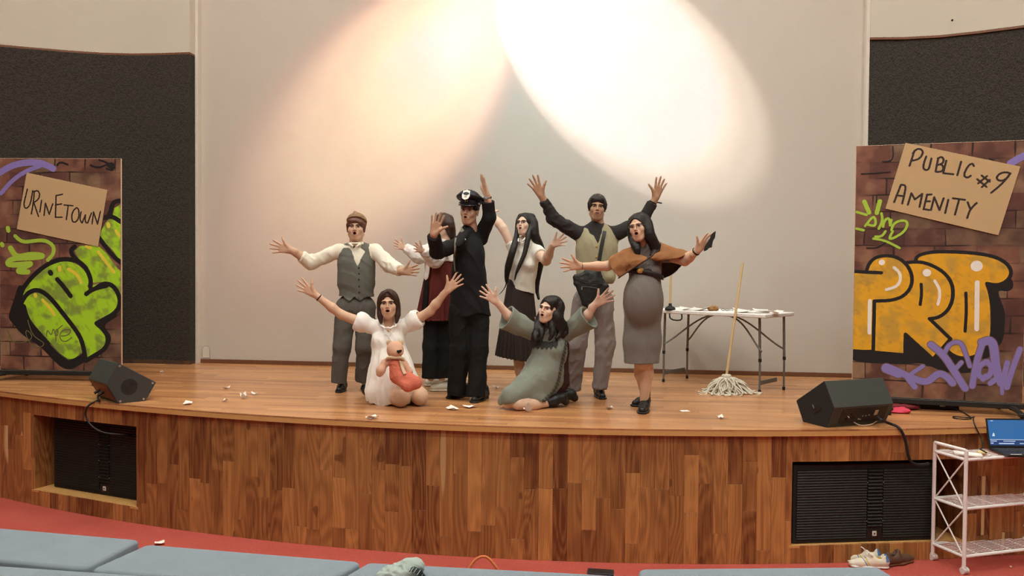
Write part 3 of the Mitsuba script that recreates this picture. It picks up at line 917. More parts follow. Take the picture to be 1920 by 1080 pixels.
def wedge(label, A, B, Cc, prof_px, marks):
    """A stage monitor: its end profile lies in the upright plane through A and C, and it runs from A to B."""
    t = thing('stage_monitor', label, 'loudspeaker')
    A, B, Cc = ground(*A), ground(*B), ground(*Cc)
    d = unit(Cc - A); L = np.linalg.norm(B - A)
    e = np.cross(d, [0, 0, 1]); e *= np.sign(e @ (B - A))
    L = abs((B - A) @ e) if abs((B - A) @ e) > 0.3 else L
    nrm = np.cross(d, [0, 0, 1.0]); o = np.array([0, 0, EYE])

    def dz(px, py):
        r = ray(px, py); p = o + r * (((A - o) @ nrm) / (r @ nrm)) - A
        return p @ d, max(p[2], 0.0)
    P = [dz(*p) for p in prof_px]
    Mo = frame(A, d, [0, 0, 1.0], np.cross(d, [0, 0, 1.0]))
    sg = np.sign(np.cross(d, [0, 0, 1.0]) @ e)
    poly = Polygon(P).buffer(-0.006).buffer(0.006)
    m = extrude(poly, L)
    if sg < 0:
        m.apply_translation([0, 0, -L])
    m.apply_transform(Mo)
    obj('cabinet', m, 'cabinet_green', t, False)
    q = extrude(Polygon(P).buffer(-0.004), 0.003)
    q.apply_translation([0, 0, -0.003 if sg > 0 else 0.0]); q.apply_transform(Mo)
    obj('end_panel', q, 'panel_charcoal' if 'left' in label else 'black_matte', t, False)
    return t, P, Mo, sg, L, d, e, A


t, P, Mo, sg, L, d, e, A = wedge('black wedge monitor lying near the right end of the stage edge, connectors facing the seats', (1550, 802), (1662, 793), (1506, 791),
                           [(1550, 802), (1506, 791), (1493, 751), (1546, 714), (1565, 765)], None)


def on_end(pts, th, name, bsdf, label=None, out=0.004):
    q = extrude(Polygon(pts), th)
    q.apply_translation([0, 0, (-out - th) if sg > 0 else out]); q.apply_transform(Mo)
    obj(name, q, bsdf, t, False, label)


def quad_on(c, w, h, ang):
    u = np.array([math.cos(ang), math.sin(ang)]); v = np.array([-u[1], u[0]])
    return [np.array(c) + u * x * w / 2 + v * y * h / 2 for x, y in ((-1, -1), (1, -1), (1, 1), (-1, 1))]


pc = np.mean(P, 0)
on_end(quad_on(pc + [-0.01, -0.01], 0.085, 0.032, -0.55), 0.003, 'handle_slot', 'dark_gap', 'dark handle slot')
on_end(quad_on(pc + [0.030, 0.006], 0.007, 0.03, -0.55), 0.0036, 'handle_slot_edge', 'steel')
# the connector panel on the face towards the seats, with sockets
p0, p4 = np.array(P[0]), np.array(P[4])
v = np.r_[0, 0, 0.0] + d * (p4 - p0)[0] + np.array([0, 0, 1.0]) * (p4 - p0)[1]
H_ = np.linalg.norm(v); v = v / H_
nf = np.cross(e, v); nf *= np.sign(nf @ (np.array([0, 0, EYE]) - A))
Mf = frame(A, e, v, np.cross(e, v)); s_ = np.sign(np.cross(e, v) @ nf)
zz = (lambda a, b: (a, b)) if s_ > 0 else (lambda a, b: (-b, -a))
m = bx(0.09, L - 0.04, 0.03, H_ - 0.02, *zz(0, .003), .001); m.apply_transform(Mf); obj('connector_panel', m, 'black_satin', t, False, 'recessed connector panel with sockets')
for i, (x, y, r) in enumerate(((.16, .07, .013), (.22, .075, .013), (.19, .11, .009), (.28, .06, .008), (.31, .085, .006), (.34, .085, .006), (.37, .09, .006), (.30, .055, .006))):
    if x < L - .05:
        c = trimesh.creation.cylinder(r, 0.006, sections=14); c.apply_translation([x, y, 0.003 * s_]); c.apply_transform(Mf); obj('socket', c, 'steel' if r < .009 else 'dark_gap', t)
m = bx(L * .72, L * .78, .085, .13, *zz(0.003, .006), .001); m.apply_transform(Mf); obj('power_inlet', m, 'board_edge', t, False)

tr = t
t, P, Mo, sg, L, d, e, A = wedge('black wedge monitor lying near the left end of the stage edge', (222, 757), (190.5, 745), (273, 751.5), [(222, 757), (273, 751.5), (292.5, 717), (221, 680), (199.5, 720)], None)
pc = np.mean(P, 0)
u_ = unit(np.array(P[3]) - np.array(P[0]))
for k in (-1, 1):
    cc = pc + np.array([0.02 * k, 0.022 * k])
    on_end([cc + 0.019 * np.array([math.cos(a), math.sin(a)]) for a in np.linspace(0, 2 * np.pi, 17)[:-1]], 0.003, 'port_hole', 'dark_gap', 'round black port')
on_end([pc + 0.068 * np.array([math.cos(a), math.sin(a)]) for a in np.linspace(0, 2 * np.pi, 33)[:-1]], 0.0015, 'end_disc', 'black_satin')
for i in (0, 1, 2, 3):
    cc = pc + (np.array(P[i]) - pc) * 0.86
    on_end([cc + 0.010 * np.array([math.cos(a), math.sin(a)]) for a in np.linspace(0, 2 * np.pi, 13)[:-1]], 0.003, 'corner_screw', 'steel')
p0, p4 = np.array(P[0]), np.array(P[4])
v = d * (p4 - p0)[0] + np.array([0, 0, 1.0]) * (p4 - p0)[1]; H_ = np.linalg.norm(v); v = v / H_
nf = np.cross(e, v); nf *= np.sign(nf @ (np.array([0, 0, EYE]) - A)); Mf = frame(A, e, v, np.cross(e, v)); s_ = np.sign(np.cross(e, v) @ nf)
zz = (lambda a, b: (a, b)) if s_ > 0 else (lambda a, b: (-b, -a))
m = bx(0.03, L - 0.03, 0.03, H_ - 0.02, *zz(0, .003), .001); m.apply_transform(Mf); obj('connector_panel', m, 'trim_wood', t, False, 'brownish connector panel')
for x, y in ((L * .5, H_ * .45), (L * .68, H_ * .5)):
    c = trimesh.creation.cylinder(0.012, 0.05, sections=12); c.apply_translation([x, y, 0.025 * s_]); c.apply_transform(Mf); obj('plug', c, 'cable_black', t)
plug_left = (Mf @ np.array([L * .5, H_ * .45, .05 * s_, 1]))[:3]

# ---- the two bass loudspeakers in the stage niches
for (s0, s1, zt, zb), lab, (fa, fb), dep, hgt in zip(NICHE, ('black bass loudspeaker in the left niche of the stage front', 'black bass loudspeaker in the right niche of the stage front'), ((.07, 1.0), (0.015, .86)), (0.13, 0.03), (.66, .60)):
    t = thing('bass_loudspeaker', lab, 'loudspeaker')
    A, B = W(s0, front(s0) - 0.036), W(s1, front(s1) - 0.036)
    x = unit(B - A); y = np.array([-x[1], x[0], 0]); Ln = np.linalg.norm(B - A)
    x0, x1 = Ln * fa, Ln * fb - 0.006
    ax_ = 0.0
    Mn = frame(A, x, y, [0, 0, 1])
    hgt = min(hgt, zt - zb - 0.03)
    m = rbx(x0, x1, dep, 0.56, zb, zb + hgt, 0.012); m.apply_transform(Mn); obj('cabinet', m, 'black_matte', t)
    w = x1 - x0; mid = x0 + w * 0.56
    for a, b in ((x0 + .03, mid - .065), (mid + .065, x1 - .03)):       # ribbed steel grilles either side of the port column
        n = 26; zz = np.linspace(zb + .035, zb + hgt - .035, 2 * n + 1)
        prof = np.array([dep - (0.003 if i % 2 else 0.010) for i in range(2 * n + 1)])
        g = sheet(np.stack([np.c_[np.full(len(zz), q), prof, zz] for q in (a, b)]), 0.003); g.apply_transform(Mn)
        obj('grille', g, 'grille_black', t, False)
    n = 17; zz = np.linspace(zb + .12, zb + hgt - .03, 2 * n + 1)
    prof = np.array([dep - (0.001 if i % 2 else 0.014) for i in range(2 * n + 1)])
    g = sheet(np.stack([np.c_[np.full(len(zz), q), prof, zz] for q in (mid - .058, mid + .058)]), 0.003); g.apply_transform(Mn); obj('port_louvre', g, 'grille_black', t, False)
    for q in (zb + .16, zb + .31, zb + .45):
        for sx in (-.062, .062):
            c = trimesh.creation.icosphere(1, 0.004); c.apply_translation([mid + sx, dep - .012, q]); c.apply_transform(Mn); obj('screw', c, 'steel', t)
    m = bx(mid - .058, mid + .058, dep - .006, dep + .002, zb + .025, zb + .10, .002); m.apply_transform(Mn); obj('port_base', m, 'grille_black', t, False)
    m = bx(mid - .017, mid + .017, dep - .013, dep - .005, zb + .045, zb + .082, .002); m.apply_transform(Mn); obj('badge', m, 'badge_white', t, False, 'small white square badge')
    m = bx(mid - .006, mid + .006, dep - .0138, dep - .012, zb + .059, zb + .068); m.apply_transform(Mn); obj('badge_mark', m, 'dark_gap', t, False)

# cables of the monitors, hanging over the stage edge
def cable(name, pts, r, label, n=40, bsdf='cable_black'):
    k = thing(name, label, 'cable'); scene[k] = ply(tube(spline(pts, n), r, 8), bsdf, 35)
    return k


def lip(px, z=0.012, out=0.012):
    s = face_hit(px, 790, 0)[0]
    return W(s, front(s) + out, z)


a = lip(186, 0.012, -0.05)
fy = at(190, 770, 1)[1]
s_l = face_hit(186, 775)[0]
cable('monitor_cable', [plug_left, ground(186, 752, .012), lip(183, 0.010, -0.02), W(s_l - .05, front(s_l) + .015, -.02), W(s_l - .08, front(s_l) + .03, -.10), W(s_l - .01, front(s_l) + .03, -.21), W(s_l + .13, front(s_l) + .01, -.265), W(s_l + .22, front(s_l) - .02, -.275), W(s_l + .25, front(s_l) - .10, -.30)], 0.008, 'black cable looping from the left monitor over the stage edge into the niche', 60)
s_r = face_hit(1685, 830)[0]
cable('monitor_cable', [ground(1646, 782, .06), ground(1660, 791, .05), ground(1676, 797, .02), W(s_r - .02, front(s_r) + .006, .012), W(s_r + .02, front(s_r) + .02, -.06), W(s_r + .045, front(s_r) + .02, -.17), W(s_r + .08, front(s_r) + .012, -.245), W(s_r + .14, front(s_r) - .0, -.262), W(s_r + .22, front(s_r) - .06, -.265)], 0.0105, 'thick black cable from the right monitor hanging in front of the niche', 60)
cable('signal_cable', [ground(1592, 783, .08), ground(1600, 791, .03), ground(1612, 797, .008), ground(1628, 797, .008), ground(1645, 789, .02), ground(1658, 785, .03)], 0.004, 'thin grey cable looped in front of the right monitor', 40, 'board_edge')

# ---------------------------------------------------------------- folding table with the props on it
legs_px = [(1244, 716), (1288, 709.5), (1424, 736.7), (1469.4, 731)]
G = [ground(*p) for p in legs_px]
t = thing('folding_table', 'white plastic folding table with grey metal legs by the screen wall', 'table')
ux = unit((G[2] + G[3]) - (G[0] + G[1])); uy = np.array([-ux[1], ux[0], 0])
Lc = sum(G) / 4; half = np.linalg.norm((G[2] + G[3]) - (G[0] + G[1])) / 4
hw = max(0.24, abs((G[1] - G[0]) @ uy) / 2)
Mt = frame(np.r_[Lc[:2], 0], ux, uy, [0, 0, 1])
pz = Lc + ux * (half + .07) - uy * hw
ZT = EYE + ray(1478, 589.5)[2] / ray(1478, 589.5)[1] * pz[1]
TW, TL = hw + 0.075, half + 0.075
m = rbx(-TL - 0.1, TL, -TW, TW, ZT - 0.036, ZT, 0.010); m.apply_transform(Mt); obj('table_top', m, 'white_plastic', t)
def leg_at(p):
    q = (np.linalg.inv(Mt) @ np.r_[p, 1])[:3]; return q[0], q[1]
LG = [leg_at(p) for p in G]
for x, y in LG:
    sx = np.sign(x)
    q = cat([tube([(x - sx * .01, y, ZT - .03), (x, y, .30)], 0.0125, 10), tube([(x, y, .32), (x, y, .012)], 0.0098, 10)]); q.apply_transform(Mt); k = obj('leg', q, 'dark_steel', t)
    c = trimesh.creation.cylinder(0.0135, 0.03, sections=12); c.apply_translation([x, y, .015]); c.apply_transform(Mt); obj('foot_cap', c, 'black_matte', k)
    c = trimesh.creation.cylinder(0.015, 0.03, sections=12); c.apply_translation([x, y, .31]); c.apply_transform(Mt); obj('collar', c, 'black_matte', k)
for i, j in ((0, 1), (2, 3)):
    q = bx(LG[i][0] - .006, LG[i][0] + .006, min(LG[i][1], LG[j][1]), max(LG[i][1], LG[j][1]), .075, .115, .002); q.apply_transform(Mt); obj('crossbar', q, 'dark_steel', t, False)
    xm = (LG[i][0] + LG[j][0]) / 2; sx = np.sign(xm)
    for yy in (-.03, .03):
        q = tube(spline([(xm, yy * 7.5, .43 if False else .40), (xm - sx * .24, yy * 3, ZT - .15), (xm - sx * .42, yy, ZT - .052), (xm - sx * .53, yy * .6, ZT - .046)], 14), 0.0085, 8); q.apply_transform(Mt); obj('brace', q, 'dark_steel', t)
hx = LG[0][0] + .16
q = tube(smooth_line([(hx - .04, -TW + .02, ZT - .036), (hx - .03, -TW + .02, ZT - .085), (hx + .07, -TW + .02, ZT - .10), (hx + .10, -TW + .02, ZT - .085), (hx + .10, -TW + .02, ZT - .036)], n=4), .007, 8); q.apply_transform(Mt); obj('carry_handle', q, 'black_matte', t)


def on_table(x, y, z=0.0):
    return (Mt @ np.array([x, y, ZT + z, 1]))[:3]


def table_px(px, py, z=0.0):
    return ground(px, py, ZT + z)


t = thing('plunger', 'wooden-handled black rubber plunger standing on the left end of the table', 'plunger')
c0 = table_px(1256.5, 581)
m = lathe([(0.0, 0.022), (0.046, 0.0), (0.052, 0.002), (0.054, 0.012), (0.046, 0.026), (0.020, 0.040), (0.016, 0.048), (0.016, 0.066), (0.0, 0.067)], 28); m.apply_translation(c0); obj('rubber_cup', m, 'black_matte', t)
mat('pale_wood', (0.60, 0.44, 0.22), 0.55)
m = tube([c0 + [0, 0, .06], c0 + [0.006, 0, .46]], 0.0115, 12); obj('handle', m, 'pale_wood', t)
t = thing('fabric_pouch', 'crumpled brown pouch on the middle of the table', 'pouch')
c0 = table_px(1336, 583)
S = Solid().ell(c0 + [-.015, 0, .022], (.035, .03, .022), k=.012).ell(c0 + [.02, .01, .03], (.035, .028, .022), k=.012).ell(c0 + [.04, 0, .018], (.022, .02, .016), k=.012)
mat('pouch_brown', (0.30, 0.15, 0.055), 0.8)
m = wrinkle(S.mesh(0.004), 0.006, 60 * np.eye(3), 3); obj('bag', m, 'pouch_brown', t)
t = thing('spectacles', 'folded dark spectacles lying on the table beside the brown pouch', 'glasses')
c0 = table_px(1360, 583)
for k in (-1, 1):
    rr = [(c0 + ux * (.024 * k + .02 * math.cos(a)) + np.array([0, 0, .012 + .010 * math.sin(a)])) for a in np.linspace(0, 2 * np.pi, 17)[:-1]]
    obj('rim', tube(rr, .0016, 6, True), 'black_satin', t)
obj('temple', tube([c0 - ux * .05 + [0, 0, .012], c0 - ux * .06 + uy * .06 + [0, 0, .004], c0 + ux * .05 + uy * .07 + [0, 0, .004]], .002, 6), 'black_satin', t)


def paper_sheet(c, w, h, ang, curl, seed, name, label, grp=None, bsdf='paper_white', thick=.0006):
    k = thing(name, label, 'paper', grp)
    r = np.random.default_rng(seed); n = 7
    u, v = np.meshgrid(np.linspace(-.5, .5, n), np.linspace(-.5, .5, n))
    a = r.uniform(0, 3.1)
    f = np.abs((u * math.cos(a) + v * math.sin(a)) - r.uniform(-.15, .15)) * curl + np.abs(u * math.cos(a + 1.9) + v * math.sin(a + 1.9) - r.uniform(-.2, .2)) * curl * .5
    f = f - f.min() + .0015
    X = u * w * math.cos(ang) - v * h * math.sin(ang); Y = u * w * math.sin(ang) + v * h * math.cos(ang)
    scene[k] = ply(sheet(np.stack([c[0] + X, c[1] + Y, c[2] + f], -1)[::-1] if False else np.stack([c[0] + X, c[1] + Y, c[2] + f], -1), thick), bsdf, 30)
    return k


for i, (px, py, w, h, a, lb) in enumerate(((1288, 581.5, .12, .13, .1, 'flat pale sheet of paper on the table between plunger and pouch'), (1315, 582.5, .15, .16, -.2, 'white sheet of paper on the table just left of the pouch'), (1395, 586, .16, .18, .15, 'white sheet of paper on the table right of the mop handle'), (1428, 587, .15, .16, -.1, 'buff sheet of paper near the right end of the table'), (1455, 588.5, .11, .1, .3, 'small white slip at the right end of the table'))):
    paper_sheet(table_px(px, py), w, h, a, .05, 40 + i, 'paper_sheet', lb)

# ---- the mop leaning before the table
t = thing('mop', 'string mop with pale wooden handle leaning against the table', 'mop')
hb = ground(1361, 737, .0)
ed = [(Mt @ np.array([x, -TW, ZT, 1]))[:3] for x in np.linspace(-TL, TL, 60)]; ed = min(ed, key=lambda p: abs(pixel(p)[0][0] - 1378))
yz = lambda z: hb[1] + (ed[1] - .022 - hb[1]) * (z - .1) / (ZT - .1)
top_ = at(1392.5, 493, yz(1.19)); bot = at(1362, 706, yz(.17))
obj('handle', tube([bot - unit(top_ - bot) * .03, top_], 0.0125, 12), 'pale_wood', t)
mat('mop_string', (0.66, 0.62, 0.50), 0.9, 0.1)
c0 = np.array(bot)
m = moved(lathe([(0, -.035), (.040, -.03), (.046, -.012), (.046, .010), (.036, .022), (0, .024)], 24), frame(c0, [1, 0, 0], unit([0, 1, -.1]), unit([0, .1, 1]))); obj('collar', m, 'mop_string', t)
rg = np.random.default_rng(5)
mass = Solid().cap(np.r_[c0[:2], .02], c0 - [0, 0, .03], .060, .034, .03).cut([0, 0, .004], [0, 0, -1])
obj('core', mass.mesh(.006), 'mop_string', t)
for i in range(150):
    a = rg.uniform(0, 2 * np.pi); R = rg.uniform(.06, .19) if i % 3 else rg.uniform(.15, .21); sx = 1.25 if math.cos(a) > 0 else 1.0
    e1 = np.array([math.cos(a) * R * sx, math.sin(a) * R * .7, 0]); w = rg.normal(0, .022, 2)
    s0 = c0 + np.array([math.cos(a) * .040, math.sin(a) * .040, -.010])
    b = np.r_[c0[:2], 0.0]; h1 = c0[2] * rg.uniform(.55, .92)
    pts = [s0, b + e1 * .38 + [0, 0, h1], b + e1 * .74 + [w[0], w[1], h1 * .62], b + e1 * 1.0 + [w[1], w[0], .012], b + e1 * rg.uniform(1.02, 1.3) + [w[0] * 2, w[1] * 2, .0085]]
    obj('strand', tube(spline(pts, 10), 0.0075, 6), 'mop_string', t, True)

# ---------------------------------------------------------------- scraps of paper about the stage
SCR = [(304, 699, .035, 'tiny'), (425, 729, .06, 'crumpled'), (423, 753.5, .05, 'folded'), (457, 748, .075, 'upright folded'), (478, 740, .06, 'flat'), (352, 758.5, .075, 'crumpled'),
       (848, 768.5, .085, 'curled flat'), (881, 764.5, .10, 'large crumpled'), (698, 785, .085, 'flat'), (991, 773, .085, 'tall folded'), (1143, 767, .07, 'thin open'), (1284, 770.5, .065, 'square'), (1352, 785, .05, 'small'), (930, 728, .06, 'small flat')]
NEAR = ['in front of the dark left wall panel', 'on the stage just left of the standing folded scrap, farthest back', 'nearest the stage edge below the folded scrap at left', 'standing upright at left of the kneeling woman in white', 'rightmost of the five scraps left of the waistcoat man', 'nearest the left monitor on the stage edge',
        'just left of the scrap by the officer\'s front shoe', 'by the officer\'s front shoe', 'at the stage edge below the kneeling woman in white', 'in front of the kneeling woman in grey', 'between the kneeling woman in grey and the black ankle boots', 'to the right of the black ankle boots', 'on the stage edge left of the right monitor', 'behind the officer\'s shoes near the woman in the pleated skirt']
for i, ((px, py, w, kd), nr) in enumerate(zip(SCR, NEAR)):
    up = kd in ('upright folded', 'tall folded')
    paper_sheet(ground(px, py), w * (.7 if up else 1), w * (1.1 if 'square' in kd else .8), rg.uniform(0, 3), .0 if kd == 'square' else (.085 if up else .035), 70 + i, 'paper_scrap', f'{kd} white paper scrap {nr}', 'paper scraps on the stage')
paper_sheet(ground(299, 1021, FLOOR), .07, .06, .4, .03, 99, 'paper_scrap', 'white paper scrap on the red carpet behind the blue bench cushions')

# ---------------------------------------------------------------- things below the right flat
mat('cloth_pink', (0.62, 0.055, 0.10), 0.8)
mat('cloth_maroon', (0.16, 0.018, 0.022), 0.85)
t = thing('folded_cloth', 'bright pink folded cloth beside the right monitor under the stage flat', 'cloth')
c0 = ground(1688, 775); S = Solid().ell(c0 + [.0, .02, .012], (.085, .05, .012), k=.01).ell(c0 + [.045, .0, .022], (.035, .04, .018), k=.012).cap(c0 + [-.06, .04, .02], c0 + [.05, .05, .03], .018, .016, .012).cut([0, 0, 0.002], [0, 0, -1])
scene[t] = ply(wrinkle(S.mesh(.005), .004, 30 * np.eye(3), 8), 'cloth_pink', True)
t = thing('cloth_bag', 'dark maroon cloth bag lying under the right stage flat', 'bag')
c0 = ground(1700, 769) + [0, .03, 0]; S = Solid().ell(c0 + [0, 0, .026], (.13, .06, .03), k=.02).ell(c0 + [-.08, .02, .024], (.07, .05, .024), k=.02).cut([0, 0, .002], [0, 0, -1])
scene[t] = ply(wrinkle(S.mesh(.007), .008, 18 * np.eye(3), 9), 'cloth_maroon', True)
t = thing('equipment_case', 'flat black case lying behind the maroon bag under the right flat', 'case')
c0 = ground(1770, 771) + [0.02, .14, 0]; obj('shell', moved(rbx(-.16, .15, -.08, .08, 0, .065, .012), rotz(-16, c0)), 'black_matte', t)
obj('tag', moved(bx(.0, .04, -.083, -.08, .03, .045), rotz(-16, c0)), 'badge_white', t, False)
cable('loose_cable', [ground(1776, 761, .05), ground(1795, 768, .02), ground(1814, 778, .008), ground(1808, 786, .008), ground(1794, 785, .008), ground(1789, 781, .008), ground(1800, 782, .012), ground(1815, 783, .008)] + [W(face_hit(1824, 803)[0], front(face_hit(1824, 803)[0]) + .004, .008), W(face_hit(1830, 826)[0], front(face_hit(1830, 826)[0]) + .012, -.05), at(1838, 842, 5.62), at(1850, 849, 5.45)], .0045, 'thin black cable looping on the stage under the right flat and down to the laptop', 70)

# a translucent door hook plate stuck low on the screen wall at its left end
mat('clear_plastic', (0.36, 0.33, 0.29), 0.25)
t = thing('wall_plate', 'small translucent half-oval plate at the foot of the screen wall by the left trim', 'plate')
pl = unary_union([sbox(-.05, 0, .05, .10), Point(0, .10).buffer(.05)])
m = extrude(pl.difference(pl.buffer(-.006)), .004); mm = extrude(pl.buffer(-.006), .0015)
Mw = frame(W(-3.70, 0.002, .06), np.r_[_E, 0], [0, 0, 1], np.r_[_N, 0]); m.apply_transform(Mw); mm.apply_transform(Mw)
obj('rim', m, 'clear_plastic', t, False)
obj('face', mm, 'grey_trim', t, False)
for px, py, lb in ((234, 80, 'dark nail head on the upper left wall'), (1785.5, 38, 'dark nail head on the upper right wall')):
    t = thing('nail', lb, 'nail'); c = trimesh.creation.icosphere(2, .011); c.apply_translation(at(px, py, 9.60 if px < 900 else 8.45)); scene[t] = ply(c, 'dark_gap', True)
t = thing('nail', 'bent bracket nail on the ledge above the dark left wall', 'nail'); q = tube(np.array([at(338, 107, 9.66), at(341, 109.5, 9.64), at(338, 112, 9.66)]), .012, 6); scene[t] = ply(q, 'dark_gap', True)

# ---------------------------------------------------------------- white trolley with the laptop
t = thing('trolley', 'white metal three-tier trolley with wire shelves and casters', 'trolley')
N_, F_ = ground(1807, 1076, FLOOR), ground(1748.5, 1050, FLOOR)
dv = F_ - N_; DL = np.linalg.norm(dv); dv /= DL; rx = np.array([dv[1], -dv[0], 0]); LW = 0.78
Mq = frame(np.r_[N_[:2], FLOOR], rx, dv, [0, 0, 1])
zN = lambda py: EYE + (ray(1812, py)[2] / ray(1812, py)[1]) * N_[1] - FLOOR
Z = [zN(1044), zN(954.5), zN(862.5)]; ZH = zN(845)


def tq(mesh, name, parent, bsdf='white_metal', smooth=35, label=None):
    mesh.apply_transform(Mq); return obj(name, mesh, bsdf, parent, smooth, label)


for x in (0, LW):
    for y in (0, DL):
        tq(tube([(x, y, .05), (x, y, ZH)], .0135, 10), 'post', t)
        k = tq(cat([moved(trimesh.creation.cylinder(.024, .02, sections=20), frame([x - .006, y, .024], [0, 0, 1], [0, 1, 0], [1, 0, 0])), moved(trimesh.creation.cylinder(.024, .02, sections=20), frame([x + .018, y, .024], [0, 0, 1], [0, 1, 0], [1, 0, 0]))]), 'caster', t, 'white_plastic')
        tq(bx(x - .012, x + .014, y - .014, y + .014, .03, .056, .004), 'caster_stem', k, 'white_plastic', False)
    tq(tube([(x, 0, ZH), (x, DL, ZH)], .0125, 10), 'handle_rail', t)
    for a, b in ((Z[0], Z[1]), (Z[1], Z[2])):
        tq(tube([(x, .005, a), (x, DL - .005, b)], .0058, 8), 'cross_brace', t); tq(tube([(x, DL - .005, a), (x, .005, b)], .0058, 8), 'cross_brace', t)
for z in Z:
    fr = [tube([(0, y, z), (LW, y, z)], .0115, 8) for y in (0, DL)] + [tube([(x, 0, z), (x, DL, z)], .0115, 8) for x in (0, LW)]
    k = tq(cat(fr), 'shelf', t)
    for y in np.linspace(0, DL, 13)[1:-1]:
        tq(tube([(0, y, z + .002), (LW, y, z + .002)], .003, 5), 'wire', k)
    for x in np.linspace(0, LW, 6)[1:-1]:
        tq(tube([(x, 0, z - .002), (x, DL, z - .002)], .004, 6), 'cross_wire', k)
TZ = FLOOR + Z[2] + .0125


def shelf_pt(px, py, z=0.0):
    return ground(px, py, TZ + z)


t = thing('laptop', 'open black laptop with a blue screen on the trolley top', 'laptop')
h0, h1 = shelf_pt(1855, 844), shelf_pt(1890, 857.5)
dy = unit(h0 - h1); DB = 0.235; lx = np.array([dy[1], -dy[0], 0]); WB = 0.35
Mk = frame(h1, lx, dy, [0, 0, 1])
m = rbx(0, WB, 0, DB, 0, .018, .006); m.apply_transform(Mk); obj('base', m, 'black_satin', t)
kr = random.Random(3)
mat('key_grey', (0.035, 0.035, 0.036), 0.5)
for r in range(5):
    for c in range(14):
        q = bx(.018 + c * .0225, .018 + c * .0225 + .019, .10 + r * .0235, .10 + r * .0235 + .019, .018, .0202, .0015); q.apply_transform(Mk); obj('key', q, 'key_grey', t, False)
m = bx(.12, .22, .015, .075, .018, .0188); m.apply_transform(Mk); obj('touchpad', m, 'key_grey', t, False)
m = bx(.03, .11, .012, .030, .018, .0187); m.apply_transform(Mk); obj('sticker', m, 'badge_white', t, False, 'small pale sticker')
tl = math.radians(14); su = np.array([0, math.sin(tl), math.cos(tl)])
Ms = Mk @ frame([0, DB - .004, .018], [1, 0, 0], su, np.cross([1, 0, 0], su))
HS = .218
m = rbx(0, WB, 0, HS, -.010, 0, .004); m.apply_transform(Ms); k = obj('lid', m, 'black_satin', t)


def glow(name, x0, x1, y0, y1, z, col, label=None):
    q = bx(x0, x1, y0, y1, z - .0002, z); q.apply_transform(Ms); n = obj(name, q, 'black_satin', k, False, label)
    scene[n]['emitter'] = {'type': 'area', 'radiance': rgb(*col)}


mat('screen_glass', (0.01, 0.01, 0.012), 0.2)
glow('screen', .010, WB - .010, .018, HS - .012, .0006, (0.028, 0.16, 0.42), 'blue lit screen')
glow('screen_lower', .010, WB - .010, .018, .060, .0009, (0.018, 0.06, 0.20))
glow('screen_bar', .012, WB - .012, .058, .063, .0012, (.55, .62, .75))
for x0, x1, y0, y1 in ((.014, .062, .046, .053), (.11, .20, .046, .052), (.014, .036, .030, .038), (.075, .19, .028, .036), (.23, .32, .030, .036), (.03, .05, HS - .022, HS - .016)):
    glow('screen_item', x0, x1, y0, y1, .0012, (.6, .72, .95))
q = unary_union([Polygon([(.032, .085), (.052, .085), (.050, .105), (.044, .112), (.036, .100)])])
mm = extrude(q, .0003); mm.apply_translation([0, 0, .0009]); mm.apply_transform(Ms); n = obj('screen_figure', mm, 'black_satin', k, False); scene[n]['emitter'] = {'type': 'area', 'radiance': rgb(.75, .85, .9)}
mat('note_yellow', (0.70, 0.62, 0.28), 0.8)
t = thing('notepad', 'cream notepad on the trolley top at its left end', 'notepad'); c0 = shelf_pt(1815, 853)
scene[t] = ply(moved(bx(-.09, .09, -.05, .05, 0, .012, .002), rotz(-24, c0)), 'paper_white', False)
t = thing('sticky_notes', 'small crumpled yellow note on the trolley beside the laptop', 'note'); c0 = shelf_pt(1841, 851)
scene[t] = ply(wrinkle(Solid().ell(c0 + [0, 0, .012], (.03, .03, .012), k=.01).ell(c0 + [.03, .02, .008], (.025, .02, .008), k=.01).mesh(.003), .004, 80 * np.eye(3), 4), 'note_yellow', True)

# ---------------------------------------------------------------- shoes left on the carpet before the niche
vcol('shoe_skin', 0.6)


